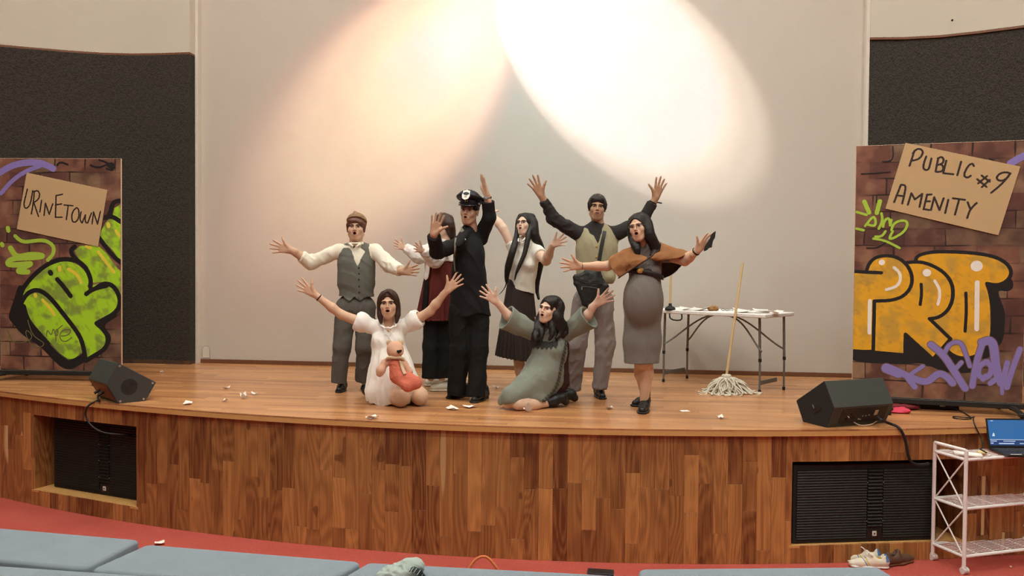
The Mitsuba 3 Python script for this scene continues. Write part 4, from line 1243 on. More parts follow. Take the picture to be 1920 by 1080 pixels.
def shoe(name, label, o, yaw, L, paint_, roll=0.0, lace=True, low=1.0, sole='white_plastic', upper='shoe_skin'):
    """A low shoe, toe along its own +x, standing on z = 0 of its frame."""
    t = thing(name, label, 'shoe')
    M = rotz(yaw, o) @ trimesh.transformations.rotation_matrix(roll, [1, 0, 0])
    s = L / 0.28
    S = Solid()
    S.cap([-.10 * s, 0, .045], [-.02 * s, 0, .045], .034, .036, .02).cap([-.02 * s, 0, .042], [.08 * s, .006, .030], .036, .031, .02).cap([.08 * s, .006, .030], [.135 * s, .004, .026], .032, .024, .02)
    S.cap([-.10 * s, 0, .06], [-.095 * s, 0, .082 * low], .030, .026, .015).cap([-.02 * s, 0, .06], [-.005 * s, 0, .088 * low], .030, .022, .02)
    S.cut([0, 0, .012], [0, 0, -1], .003)
    S.ell([-.062 * s, 0, .098 * low], (.048 * s, .021, .042), k=.006, sub=True)
    m = S.mesh(.0035)
    col = paint_(np.asarray(m.vertices) / s)
    m.apply_transform(M); obj('upper', m, upper, t, True, color=col)
    S = Solid().cap([-.10 * s, 0, .012], [.02 * s, .002, .012], .034, .033, .02, [0, 0, 1], 2.4).cap([.02 * s, .002, .012], [.115 * s, .006, .012], .034, .036, .02, [0, 0, 1], 2.4).cut([0, 0, .001], [0, 0, -1]).cut([0, 0, .020], [0, 0, 1])
    m = S.mesh(.004); m.apply_transform(M); obj('sole', m, sole, t)
    if lace:
        for i in range(4):
            x = .075 - i * .022; z = .062 + i * .008
            q = tube([(x * s, -.024, z - .012), (x * s + .004, 0, z + .004), (x * s - .006, .024, z - .012)], .004, 6); q.apply_transform(M); obj('lace', q, 'paper_white', t)
        q = cat(tube(smooth_line([(.005 * s, 0, .095), (.02, .03, .115), (.0, .04, .10), (.004, .0, .097)], n=4), .0045, 6), tube(smooth_line([(.005 * s, 0, .095), (.02, -.03, .115), (.0, -.04, .10), (.004, .0, .097)], n=4), .0045, 6)); q.apply_transform(M); obj('lace_bow', q, 'paper_white', t)
    q = Solid().ell([-.055 * s, 0, .060], (.05 * s, .024, .020), k=.005).mesh(.004); q.apply_transform(M); obj('lining', q, 'lining_mustard' if lace else 'dark_gap', t)
    return t


mat('lining_mustard', (0.42, 0.26, 0.05), 0.85)
CREAM, OCHRE, BLUE, BROWN = np.array([.74, .71, .56]), np.array([.62, .42, .12]), np.array([.10, .20, .40]), np.array([.105, .055, .032])


def sneaker(v):
    c = np.tile(CREAM, (len(v), 1))
    st = (v[:, 0] - .6 * v[:, 2])
    c[(np.abs(st + .0) < .006) & (v[:, 2] > .02)] = OCHRE; c[(np.abs(st - .016) < .004) & (v[:, 2] > .02)] = BLUE * .8
    c[(v[:, 0] < -.10) & (v[:, 2] > .058)] = BLUE
    return c


shoe('sneaker', 'cream sneaker with blue heel tab lying nearest the blue bench cushion', ground(1632, 1064, FLOOR) + [0, 0, .0], 172, .27, sneaker)
shoe('sneaker', 'cream sneaker tucked behind the other one under the right niche', ground(1617, 1052, FLOOR), 178, .27, sneaker)
shoe('leather_shoe', 'brown leather shoe beside the cream sneakers on the carpet', ground(1683, 1058, FLOOR), 22, .28, lambda v: np.tile(BROWN, (len(v), 1)), lace=False, low=1.05, sole='trim_wood')

# ---------------------------------------------------------------- benches with blue cushions
def cushion_cloth(p, n, uv):
    f = noise(p.x * 420, p.y * 420, p.z * 420)
    return mix((0.172, 0.213, 0.246), (0.230, 0.276, 0.308), f * 0.5 + 0.5 * fbm(p.x * 6, p.y * 6, 2, 3))


mat('cushion_cloth', proc(cushion_cloth), 0.9, 0.15)
ZB = -0.55


def bench(corners, label, z=ZB, th=0.075):
    t = thing('bench_cushion', label, 'bench cushion')
    Q = Polygon([ground(*c, z)[:2] for c in corners]).buffer(-.05).buffer(.05 - .028, quad_segs=6)
    V = []
    for a in np.linspace(-90, 90, 9):
        r = Q.buffer(.028 * math.cos(math.radians(a)), quad_segs=4)
        pts = np.array(r.exterior.coords)[:-1]
        V.append(np.c_[pts, np.full(len(pts), (z - .028 if a > 0 else z - th + .028) + .028 * math.sin(math.radians(a)))])
    m = trimesh.convex.convex_hull(np.vstack(V)); obj('cushion', m, 'cushion_cloth', t, 40)
    b = extrude(Polygon([ground(*c, z)[:2] for c in corners]).buffer(-.06), z - th - FLOOR - .001); b.apply_translation([0, 0, FLOOR]); obj('plinth', b, 'black_matte', t, False)
    return t


bench([(-290, 964), (266, 1011), (160, 1066), (-400, 1012)], 'blue-grey bench cushion at the left end of the front row')
bench([(276, 1019), (684, 1052), (592, 1102), (164, 1069)], 'blue-grey bench cushion second from left in the front row')
bench([(690, 1053), (1196, 1079), (1200, 1140), (602, 1104)], 'blue-grey bench cushion carrying the phone and the denim cloth')
bench([(1197, 1065), (1646, 1061), (1730, 1112), (1200, 1125)], 'blue-grey bench cushion in front of the cream sneakers')
bench([(-160, 1048), (430, 1088), (395, 1150), (-260, 1100)], 'blue-grey bench cushion behind the front row at the lower left corner', ZB + .02)
t = thing('phone', 'dark phone lying on the bench cushion before the stage', 'phone')
c0 = ground(1126, 1074, ZB); obj('body', moved(rbx(-.075, .075, -.036, .036, 0, .010, .004), rotz(-9, c0)), 'black_satin', t); obj('screen', moved(bx(-.068, .068, -.032, .032, .010, .0106), rotz(-9, c0)), 'screen_glass', t, False, 'dark glossy screen')
mat('denim_pale', (0.33, 0.40, 0.36), 0.85); mat('denim_dark', (0.035, 0.05, 0.045), 0.85)
t = thing('denim_cap', 'pale green denim cap with dark brim lying on the bench cushion', 'cap')
c0 = ground(762, 1080, ZB) + [0, 0, .004]
S = Solid().ell(c0 + [-.03, -.02, .03], (.10, .08, .035), k=.03).ell(c0 + [.03, .0, .05], (.07, .06, .045), k=.03).ell(c0 + [-.10, -.03, .012], (.06, .05, .016), k=.03).cut(c0, [0, 0, -1])
cm = S.mesh(.005); wrinkle(cm, .010, np.array([[22, 6, 10], [-8, 20, 10], [4, 4, 14]]), 2); obj('crown', cm, 'denim_pale', t, True)
bm = [(770, 1066), (777, 1063), (785, 1066), (793, 1073), (799, 1081)]
q = loft([[surf(cm, x, y, 4, .012) for x, y in bm], [surf(cm, x - 6, y + 9, 4, .016) for x, y in bm]], 14, .005, 4); obj('brim', q, 'denim_dark', t, True, 'dark ribbed brim')
for i in range(6):
    u_ = i / 5; x, y = np.interp(u_, np.linspace(0, 1, 5), [p[0] for p in bm]), np.interp(u_, np.linspace(0, 1, 5), [p[1] for p in bm])
    obj('stitch', tube(np.array([surf(cm, x, y, 4, .020), surf(cm, x - 6, y + 9, 4, .024)]), .0022, 5), 'denim_pale', t)
mat('strap_orange', (0.60, 0.17, 0.055), 0.7)
t = thing('bag_handle', 'orange looped bag handle rising behind the front bench cushion', 'bag handle')
hp = [at(880, 1066, 4.86), at(888, 1053, 4.87), at(900, 1044.5, 4.88), at(912, 1044.5, 4.88), at(922, 1053, 4.87), at(932, 1066, 4.86)]
hp = [np.r_[hp[0][:2], -.86]] + hp + [np.r_[hp[-1][:2], -.86]]
obj('loop', tube(spline(hp, 40), .0085, 8), 'strap_orange', t)
S = Solid().ell(np.r_[at(906, 1066, 4.86)[:2], -.90], (.17, .08, .12), k=.03).cut([0, 0, FLOOR + .001], [0, 0, -1]); obj('bag', wrinkle(S.mesh(.01), .012, 12 * np.eye(3), 6), 'strap_orange', t, True)
t = thing('crumb', 'tiny pale crumb on the carpet right of the trolley', 'crumb'); c = trimesh.creation.icosphere(1, .009); c.apply_translation(ground(1895, 1065, FLOOR) + [0, 0, .008]); scene[t] = ply(c, 'pale_wood', True)
# ---------------------------------------------------------------- people
vcol('skin', 0.48, 0.4)
vcol('eyeball', 0.25, 0.5)
mat('hair_black', (0.012, 0.009, 0.007), 0.50, 0.35)
mat('hair_brown', (0.038, 0.018, 0.011), 0.5, 0.35)
mat('hair_auburn', (0.105, 0.036, 0.017), 0.45, 0.5)
mat('brow_dark', (0.022, 0.014, 0.010), 0.7)
mat('shoe_black', (0.012, 0.012, 0.012), 0.4)
mat('gold', (0.65, 0.42, 0.12), 0.35, 0.5, metallic=0.8)
LIP = np.array([.42, .14, .105])


class Head:
    def __init__(self, c, yaw=0, pitch=0, roll=0, H=0.232):
        y, p, r = (math.radians(a) for a in (yaw, pitch, roll))
        self.f = np.array([math.sin(y) * math.cos(p), -math.cos(y) * math.cos(p), math.sin(p)])
        x = unit(np.cross([0, 0, 1.0], self.f)); u = np.cross(self.f, x)
        self.x = x * math.cos(r) - u * math.sin(r); self.u = u * math.cos(r) + x * math.sin(r)
        self.c, self.s = np.asarray(c, float), H / 0.238
        self.R = np.array([self.x, self.u, self.f])

    def __call__(self, x, y, z):
        return self.c + self.s * (x * self.x + y * self.u + z * self.f)

    def local(self, v):
        return (np.asarray(v) - self.c) @ self.R.T / self.s


class Figure:
    def __init__(self, label, Y, skin, female=False):
        self.t, self.Y, self.skin, self.female = thing('person', label, 'person'), Y, np.array(skin), female
        self.S, self.heads = Solid(), []

    def J(self, px, py, dy=0.0):
        return at(px, py, self.Y + dy)

    def add(self, name, mesh, bsdf, smooth=True, label=None, parent=None, **kw):
        return obj(name, mesh if kw else simpler(mesh), bsdf, parent or self.t, smooth, label, **kw)

    # -- the skin
    def head(self, c, yaw, pitch, roll, H, mouth=(.016, .013), jaw=1.0, wide=1.0, nose=1.0, chin=0.0):
        h = Head(c, yaw, pitch, roll, H); S, s = self.S, h.s; self.h, self.mouth = h, mouth
        op = mouth[1]
        e = lambda p, r, k, sub=False: S.ell(h(*p), np.array(r) * s, h.R, k * s, sub)
        cp = lambda a, b, ra, rb, k, sub=False: S.cap(h(*a), h(*b), ra * s, rb * s, k * s, sub=sub)
        e((0, .030, -.014), (.074, .088, .092), .02)
        e((0, -.040 - op * .3, .016), (.058 * wide, .074 + op * .3, .066), .030)
        e((0, -.096 - op * .8 - chin, .058), (.022 * jaw, .020, .020), .028)
        for i in (-1, 1):
            e((.040 * i * wide, -.028, .056), (.021, .022, .019), .028)
            cp((.014 * i, .022, .0855), (.043 * i, .024, .070), .0070, .0075, .018)
            cp((.050 * i * wide, -.060, .0), (.020 * i * jaw, -.098 - op * .6, .05), .018 if not self.female else .015, .014, .03)
        nw = .88 if self.female else 1.0
        cp((0, .016, .0835), (0, -.027, .1015 * nose), .0062 * nw, .0098 * nw, .012)
        for i in (-1, 1):
            e((.0105 * i * nw, -.0305, .0905), (.0078, .0072, .0095), .007)
        e((0, -.064, .076), (.030, .026 + op * .5, .016), .016)
        mw, mh, my = mouth[0], mouth[1], -.062
        self.my = my
        for i in (-1, 1):                                  # the lips round the open mouth
            for sg, rr in ((1, .0050), (-1, .0062)):
                cp((0, my + sg * (mh + .002), .0945 if sg > 0 else .0920), (i * mw * .62, my + sg * mh * .72, .0905), rr, rr * .9, .003)
                cp((i * mw * .62, my + sg * mh * .72, .0905), (i * (mw + .003), my, .0855), rr * .9, .0030, .003)
        e((0, my, .094), (mw, max(mh, .0015), .024), .003, True)
        for i in (-1, 1):
            e((.0315 * i, .004, .094), (.0152, .0052, .017), .006, True)
            e((.076 * i, -.006, -.006), (.0085, .030, .018), .006)
            e((.082 * i, -.003, .0), (.005, .020, .009), .006, True)
        for i in (-1, 1):
            ev = trimesh.creation.icosphere(3, 0.0128 * s); v = np.asarray(ev.vertices)
            d = v @ (h.R.T @ np.array([0.0, -.05, 1])) / (0.0128 * s)
            col = np.where((d > .83)[:, None], [.020, .012, .009], [.42, .37, .32])
            ev.apply_translation(h(.0315 * i, .0035, .0705)); self.add('eye', ev, 'eyeball', True, color=col)
            cv = np.array([h(x * i, y, z) for x, y, z in ((.012, .0155, .0915), (.026, .0205, .0885), (.040, .0200, .080), (.050, .0145, .068))])
            self.add('eyebrow', tube(spline(cv, 9), np.array([.0022, .0034, .0036, .0036, .0034, .0032, .0028, .0022, .0012]) * s, 6), 'brow_dark')
            lid = np.array([h(x * i, y, z) for x, y, z in ((.0165, .004, .0845), (.024, .0105, .0875), (.034, .0115, .0850), (.0465, .0055, .0755))])
            self.add('eyelash', tube(spline(lid, 8), .0013 * s, 5), 'brow_dark')
        return h

    def neck(self, base, r=.052):
        self.S.cap(self.h(0, -.05, -.022), base, r * .98, r * 1.06, .02)

    def hand(self, w, u, v, n=None, s=1.0, spread=1.0, curl=.12, thumb=1.0, bends=None, back=None):
        u = unit(u); v = np.asarray(v, float); v = unit(v - u * (v @ u))
        n = unit(np.cross(u, v)) if n is None else unit(np.asarray(n) - u * (np.asarray(n) @ u)); n = n - v * (n @ v); n = unit(n)
        S = self.S; P = lambda a, b, c=0.0: w + s * (a * u + b * v + c * n)
        kn = ((.088, .030), (.094, .0095), (.090, -.0115), (.080, -.031)); S.cap(P(-.045, 0) if back is None else w + unit(back - w) * .04, P(.012, 0), .0235 * s, .0235 * s, .014, n, 1.3)
        for a, b in kn:
            S.cap(P(.010, b * .5), P(a * .98, b * .95), .0155 * s, .0112 * s, .012, n, 1.2)
        S.cap(P(.018, .018, .004), P(.050, .040, .008), .0165 * s, .0135 * s, .010)
        ang = np.array([.26, .07, -.12, -.33]) * spread
        for i, ((a, b), L, th) in enumerate(zip(kn, (.071, .080, .074, .059), ang)):
            d = math.cos(th) * u + math.sin(th) * v; q = P(a, b); r = (.0094, .0094, .0090, .0082)[i] * s; c0 = curl if bends is None else bends[i]
            tot = -.10
            for fr, r0, r1 in ((.46, 1.0, .93), (.30, .93, .87), (.24, .87, .74)):
                tot += c0
                e = math.cos(tot) * d + math.sin(tot) * n; q2 = q + e * L * fr * s; S.cap(q, q2, r * r0, r * r1, .0035); q = q2
        td = thumb * .92
        d = math.cos(td) * u + math.sin(td) * v; q = P(.050, .040, .008)
        for L, r0, r1, c in ((.032, .0118, .0102, .1), (.027, .0102, .0078, -.1)):
            q2 = q + s * L * unit(d + c * n - c * .4 * v); S.cap(q, q2, r0 * s, r1 * s, .004); q = q2

    def arm(self, sh, el, wr, r=(.047, .038, .027), k=.02):
        self.S.cap(sh, el, r[0], r[1], k); self.S.cap(el, el + .35 * (wr - el), r[1], r[1] * 1.0, k); self.S.cap(el + .35 * (wr - el), wr, r[1], r[2], k)

    def skin_done(self, h=.0038, tol=.0004, extra=None):
        m = self.S.mesh(h, tol); v = np.asarray(m.vertices)
        col = np.tile(self.skin, (len(v), 1))
        q = self.h.local(v); mw, mh = self.mouth
        rr = np.sqrt((q[:, 0] / (mw + .004)) ** 2 + ((q[:, 1] - self.my) / (mh + .0055)) ** 2)
        lip = (rr < 1.12) & (q[:, 2] > .070)
        col[lip] = LIP * .55 + self.skin * .45
        inn = ((q[:, 0] / mw) ** 2 + ((q[:, 1] - self.my) / max(mh, .0015)) ** 2 < 1.0) & (q[:, 2] > .060) & (q[:, 2] < .089)
        col[inn] = [.045, .012, .010]
        if extra is not None:
            col = extra(v, col)
        self.add('body', m, 'skin', True, color=col)

    # -- clothes
    def torso(self, S, shl, shr, hpl, hpr, chest, waist, hip, fr, depth=.115, k=.06, grow=0.0, belly=0.0):
        shl, shr, hpl, hpr = map(np.asarray, (shl, shr, hpl, hpr))
        cs, ch = (shl + shr) / 2, (hpl + hpr) / 2; up = unit(cs - ch); fr = unit(np.asarray(fr, float) - up * (np.asarray(fr) @ up)); x = np.cross(up, fr)
        L = np.linalg.norm(cs - ch); R = np.array([x, up, fr]); self.R_t = R; self.cs, self.ch, self.Lt = cs, ch, L
        S.cap(shl - up * .01, shr - up * .01, .050 + grow, None, k * .6)
        nb = self.h(0, -.165, -.026)
        for q in (shl, shr):
            S.cap(nb, nb + (q - nb) * .8, .050 + grow, .040 + grow, .03)
        S.ell(cs - up * L * .26 + fr * .01, (chest + grow, L * .36, depth + grow), R, k)
        S.ell(cs - up * L * .58 + fr * .012, (waist + grow, L * .34, depth * .95 + grow + belly), R, k)
        S.ell(cs - up * L * .95, (hip + grow, L * .30, depth * 1.02 + grow), R, k)
        return S

    def shoe(self, heel, toe, bsdf='shoe_black', w=.040, h=.075, sole='shoe_black', high=0.0, label=None):
        heel, toe = np.asarray(heel, float), np.asarray(toe, float); d = unit((toe - heel) * [1, 1, 0]); L = np.linalg.norm((toe - heel)[:2]); z = min(heel[2], toe[2])
        a, b = heel + d * w * .9, toe - d * w * .8
        S = Solid().cap(a + [0, 0, h * .50], a + d * L * .35 + [0, 0, h * .5], h * .5, h * .48, .02).cap(a + d * L * .35 + [0, 0, h * .48], b + [0, 0, h * .34], h * .48, h * .36, .02)
        S.cap(a + [0, 0, h * .6], a + [0, 0, h + .01 + high], h * .50, h * .46 + high * .05, .02).cut([0, 0, z + .012], [0, 0, -1])
        m = S.mesh(.005, .0005); k = self.add('shoe', m, bsdf, True, label)
        S = Solid().cap(a + [0, 0, .010], a + d * L * .4 + [0, 0, .010], w * .92, w * .86, .02, [0, 0, 1], 3).cap(a + d * L * .4 + [0, 0, .010], b + [0, 0, .010], w * .86, w * .92, .02, [0, 0, 1], 3).cut([0, 0, z + .001], [0, 0, -1]).cut([0, 0, z + .018], [0, 0, 1])
        self.add('sole', S.mesh(.005, .0005), sole, 40, None, k)

    def hair_cap(self, S, grow=.012, face=(.058, .080, .07), fy=-.034, fz=.088, k=.01):
        h, s = self.h, self.h.s
        S.ell(h(0, .030, -.016), np.array([.074 + grow, .088 + grow * 1.1, .092 + grow]) * s, h.R, .02)
        return S

    def face_cut(self, S, face=(.058, .084, .08), fy=-.034, fz=.090, k=.012):
        h, s = self.h, self.h.s
        S.ell(h(0, fy, fz), np.array(face) * s, h.R, k, True)
        S.ell(h(0, -.085, .02), np.array([.060, .075, .085]) * s, h.R, k, True)
        return S

    def locks(self, S, pts, rs, k=.02, flat=None, q=1.0):
        P = spline([np.asarray(p, float) for p in pts], 3 * (len(pts) - 1) + 1)
        R = np.interp(np.linspace(0, 1, len(P)), np.linspace(0, 1, len(rs)), rs)
        return S.chain(P, R, k, flat=flat, q=q)

    def hair_done(self, S, bsdf, amp=.003, h=.0042, axis=None, f=(3, 95), seed=1, name='hair'):
        m = S.mesh(h); wrinkle(m, .0014, stretch(self.h.u if axis is None else axis, 2.0, 45), seed, 1, None, .2)
        self.add(name, m, bsdf, True)


def sleeve(S, pts, rs, k=.025):
    S.chain(pts, rs, k)
    return S


CAM = np.array([0, -1.0, 0])


def trim(S, p, n, R=.12, k=.004):
    """Takes away what lies beyond the plane through p (normal n), within R of p."""
    p, n = np.asarray(p, float).astype(np.float32), unit(n).astype(np.float32)

    def f(x):
        v = x - p
        return np.maximum(-(v @ n), np.sqrt((v * v).sum(-1)) - R)
    S.fn(f, 'sub', k)
    return S


def wedge_cut(S, p, x, up, fr, slope, k=.004):
    """Takes a V out of the front, its point at p."""
    p, x, up, fr = (np.asarray(a, float).astype(np.float32) for a in (p, x, up, fr)); c = 1 / math.sqrt(1 + slope * slope)

    def f(q):
        v = q - p
        return np.maximum((np.abs(v @ x) - (v @ up) * slope) * c, -(v @ fr))
    S.fn(f, 'sub', k)
    return S


def ring(c, x, y, rx, ry, n=28):
    a = np.arange(n) * 2 * np.pi / n
    return np.asarray(c) + np.cos(a)[:, None] * rx * np.asarray(x) + np.sin(a)[:, None] * ry * np.asarray(y)


UP = np.array([0, 0, 1.0])
TAN, OLIVE, FAIR, BROWN_ = (.54, .345, .225), (.60, .385, .250), (.70, .49, .36), (.40, .235, .140)

# ---- the man in the waistcoat
mat('shirt_cream', (0.74, 0.71, 0.58), 0.85, 0.2)
mat('wool_grey', (0.130, 0.133, 0.112), 0.9, 0.15)
mat('wool_charcoal', (0.105, 0.100, 0.088), 0.9, 0.15)
mat('knit_brown', (0.26, 0.165, 0.095), 0.9, 0.1)
mat('button_dark', (0.012, 0.011, 0.010), 0.35)
F = Figure('young man in grey waistcoat, cream shirt and brown knit cap, arms spread wide', 7.42, TAN); J = F.J
h = F.head(J(668, 427.5), 2, 5, 0, .236, (.0135, .0135), 1.1, 1.14)
F.neck(J(667, 464, .03), .060)
shl, shr, hpl, hpr = J(635, 470, .03), J(704, 470, .03), J(648, 572, .03), J(687, 572, .03)
el, wl, er, wr = J(584, 492, .0), J(545, 469, -.10), J(731, 498, -.10), J(756, 509, -.30)
F.arm(shl, el, wl, (.052, .043, .030)); F.arm(shr, er, wr, (.052, .043, .030))
F.hand(wl, J(503, 460, -.13) - wl, UP + [.05, 0, 0], CAM, 1.10, 1.15, .04)
F.hand(wr, J(790, 506, -.40) - wr, UP, CAM, 1.06, .75, .08)
F.S.cap(J(668, 490, .05), J(667, 575, .05), .07, .07, .03).cap(shl, shr, .05, .05, .02).cap(hpl, J(636, 700, .0), .06, .035).cap(hpr, J(679, 695, .08), .06, .035)
F.skin_done()
S = F.torso(Solid(), shl, shr, hpl, hpr, .166, .162, .165, CAM, .118)
trim(S, J(667, 522, .03), -UP, .5)
ml, mr = el + .50 * (wl - el), er + .80 * (wr - er)
S.cap(shl, el, .066, .064, .03).cap(el, ml, .064, .052, .03).cap(shr, er, .066, .066, .03).cap(er, mr, .066, .050, .03)
trim(S, ml, wl - el, .09); trim(S, mr, wr - er, .09)
m = S.mesh(.006)
wrinkle(m, .011, np.array([[13, 0, 13], [-4, 6, 4], [0, 8, 2.0]]), 3, 2, lambda v: np.clip((np.abs(v[:, 0] - J(668, 480)[0]) - .19) / .05, 0, 1))
F.add('shirt', m, 'shirt_cream')
for p, d, r in ((ml, wl - el, .052), (mr, wr - er, .048)):
    d = unit(d); a = unit(np.cross(d, [0, 1, 0])); F.add('cuff', tube(ring(p - d * .012, a, np.cross(d, a), r, r), .007, 6, True), 'shirt_cream')
cb = h(0, -.150, -.012)
F.add('collar', cat(tube(ring(cb, h.x, h.f, .066, .066), .011, 8, True), tube([h(-.05, -.155, .05), h(-.012, -.185, .075)], [.014, .006], 8), tube([h(.05, -.155, .05), h(.012, -.185, .075)], [.014, .006], 8)), 'shirt_cream')
S = Solid().ell(h(-.004, -.185, .082), np.array([.011, .013, .007]), k=.004).cap(h(-.004, -.185, .082), h(-.012, -.203, .082), .006, .003, .004)
F.add('brooch', S.mesh(.003), 'button_dark')
S = F.torso(Solid(), shl, shr, hpl, hpr, .176, .174, .176, CAM, .124)
for a, b in ((shl, el), (shr, er)):
    d = unit((b - a) * [1, .3, .3]); S.cap(a + d * .115, a + d * .5, .085, .12, .01, sub=True)
    trim(S, a + d * .036 - UP * .05, unit(d * [1, 1, .2]), .24)
vb = J(672, 501, -.05)
wedge_cut(S, vb, [1, 0, 0], UP, CAM, .40)
zb = J(668, 556, 0)[2]; xc = J(668, 556, 0)[0]
S.fn(lambda p: zb - .045 * np.clip(1 - np.abs(np.abs(p[..., 0] - xc) - .05) / .06, 0, 1) * (p[..., 1] < J(668, 500, .03)[1]) - p[..., 2], 'and')
S.cap(h(0, -.10, -.02), h(0, -.20, -.01), .066, .060, .01, sub=True)
m = S.mesh(.0045); wrinkle(m, .007, np.array([[3, 4, 9.], [4, 5, 9], [1, 2, 1]]), 9); F.add('waistcoat', m, 'wool_grey')
fy = J(668, 500, -.115)[1]
from scipy.spatial import cKDTree
tr_ = cKDTree(np.asarray(m.vertices)[:, [0, 2]])
VV = np.asarray(m.vertices)
for py in (502, 513, 524, 537, 548):
    q = J(673, py, -.1); c = VV[np.argsort((VV[:, 0] - q[0]) ** 2 + (VV[:, 2] - q[2]) ** 2 + 4 * np.maximum(VV[:, 1] - F.Y + .02, 0) ** 2)[0]]
    b = trimesh.creation.icosphere(2, .0075); b.apply_translation([q[0], c[1], q[2]]); F.add('button', b, 'button_dark')


def trousers(F, hpl, hpr, kl, kr, al, ar, r, bsdf, top, seed=0, amp=.008, cuff=.012, name='trousers', fr=CAM, hip=.165, dep=.12):
    S = Solid(); mid = (hpl + hpr) / 2
    S.ell(mid + [0, 0, .02], (hip, dep, .13), None, .05)
    for a, k, b in ((hpl, kl, al), (hpr, kr, ar)):
        S.cap(a, k, r[0], r[1], .03).cap(k, b, r[1], r[2], .03); trim(S, b, b - k, .14)
    trim(S, top, UP, .4)
    m = S.mesh(.006); wrinkle(m, amp, stretch([.35, 0, 1], 7, 13), seed)
    F.add(name, m, bsdf)
    return m


trousers(F, J(649, 578, .03), J(685, 578, .03), J(641, 650, .0), J(684, 650, .03), J(635, 717, .02), J(680, 713, .12), (.098, .080, .070), 'wool_charcoal', J(667, 547, .03), 4)
F.shoe(ground(634, 737) + [0, .25, 0], ground(634, 737)); F.shoe(ground(681, 731) + [0.01, .25, 0], ground(681, 731))
S = F.hair_cap(Solid(), .013); S.ell(h(-.012, .055, .070), np.array([.060, .030, .030]), h.R, .015).ell(h(.04, .040, .058), np.array([.035, .030, .03]), h.R, .015); F.face_cut(S, (.060, .088, .08), -.046)
for i in (-1, 1):
    S.cap(h(.078 * i, .03, .01), h(.075 * i, -.035, .012), .016, .010, .01)
F.hair_done(S, 'hair_auburn', .004)
S = Solid().ell(h(0, .055, -.016), np.array([.094, .090, .110]), h.R, .02).cap(h(-.01, .13, -.01), h(-.02, .152, -.01), .03, .010, .02)
n_ = unit(h.u - .42 * h.f); S.cut(h(0, .062, 0), -n_)
m = S.mesh(.005); wrinkle(m, .005, 40 * np.eye(3), 5); F.add('knit_cap', m, 'knit_brown')


def pleats(m, c, n, amp, z0, z1, seed=0):
    """Vertical folds round an upright axis, growing from z0 (none) to z1."""
    v = np.asarray(m.vertices); nr = normals_of(m)
    a = np.arctan2(v[:, 1] - c[1], v[:, 0] - c[0]); t = np.clip((z0 - v[:, 2]) / (z0 - z1), 0, 1)
    w = np.sin(a * n + 1.3 * np.sin(a * 3 + seed) + .8 * np.sin(a * 7.3 + seed))
    m.vertices = v + nr * (amp * t * w * (np.abs(nr[:, 2]) < .8))[:, None]
    return m


def glasses(F, col='black_satin', r=.0205, th=.0014):
    h = F.h; k0 = None
    for i in (-1, 1):
        pts = [h(.0325 * i + r * math.cos(a) * 1.08, .002 + r * .82 * math.sin(a), .099 - .006 * abs(.0325 * i + r * math.cos(a)) / .05) for a in np.linspace(0, 2 * np.pi, 21)[:-1]]
        F.add('glasses_rim', tube(pts, th, 6, True), col)
        F.add('glasses_temple', tube([h(.055 * i, .006, .094), h(.078 * i, .008, .05), h(.080 * i, .004, -.005)], th, 6), col)
    F.add('glasses_bridge', tube([h(-.011, .004, .0995), h(0, .007, .103), h(.011, .004, .0995)], th, 6), col)


def band(F, w, d, r, name, bsdf, th=.006, off=0.0, label=None):
    d = unit(d); a = unit(np.cross(d, [.3, 1, .2])); F.add(name, tube(ring(w + d * off, a, np.cross(d, a), r, r), th, 8, True), bsdf, True, label)


# ---- the woman in burgundy half hidden by the officer
mat('burgundy', (0.125, 0.018, 0.014), 0.8)
mat('blouse_white', (0.74, 0.71, 0.67), 0.8, 0.2)
mat('cloth_black', (0.0105, 0.0105, 0.010), 0.85, 0.2)
mat('sneaker_cream', (0.66, 0.62, 0.50), 0.6)
F = Figure('woman in white blouse and burgundy pinafore half hidden behind the officer', 7.55, FAIR, True); J = F.J
h = F.head(J(829, 423), -48, 2, 3, .222); F.neck(J(834, 458, .02))
shl, shr, hpl, hpr = J(812, 466, -.02), J(846, 464, .12), J(812, 575, .02), J(840, 575, .05)
el, wl, er, wr = J(786, 479, -.04), J(757, 464, -.06), J(815, 487, -.16), J(790, 469, -.34)
F.arm(shl, el, wl, (.044, .036, .025)); F.arm(shr, er, wr, (.044, .036, .025))
F.hand(wl, J(742, 458, -.16) - wl, [-.1, -.3, 1], CAM + [0, 0, -.5], .88, .9, .05)
F.hand(wr, J(773, 461, -.50) - wr, [.1, 0, 1], CAM + [0, 0, -.4], .90, .9, .10, back=er)
F.S.cap(J(830, 475, .04), J(828, 575, .04), .09, .09, .03).cap(J(815, 600, .03), J(808, 708, .0), .05, .035).cap(J(838, 600, .03), J(828, 708, .0), .05, .035)
F.skin_done()
S = F.torso(Solid(), shl, shr, hpl, hpr, .135, .120, .13, [-.5, -.85, 0], .10); trim(S, J(830, 490, .02), -UP, .35)
S.cap(shl, el, .060, .072, .03).cap(el, wl, .072, .040, .03).cap(shr, er, .060, .072, .03).cap(er, wr + (er - wr) * .18, .070, .040, .03); trim(S, wl + (el - wl) * .08, wl - el, .09)
m = S.mesh(.006); wrinkle(m, .010, 14 * np.eye(3), 5); F.add('blouse', m, 'blouse_white')
F.add('collar', cat(tube(ring(h(0, -.155, -.01), h.x, h.f, .058, .058), .014, 8, True), tube([h(-.04, -.165, .04), h(-.10, -.20, .03), h(-.11, -.22, -.02)], [.012, .03, .012], 10)), 'blouse_white')
c0 = J(820, 540, .02)
S = Solid().cap(J(826, 494, .03), J(816, 606, .02), .125, .178, .02, [0, 1, 0], 1.15); trim(S, J(820, 600, .02), -UP, .5); trim(S, J(826, 488, .02), UP, .4)
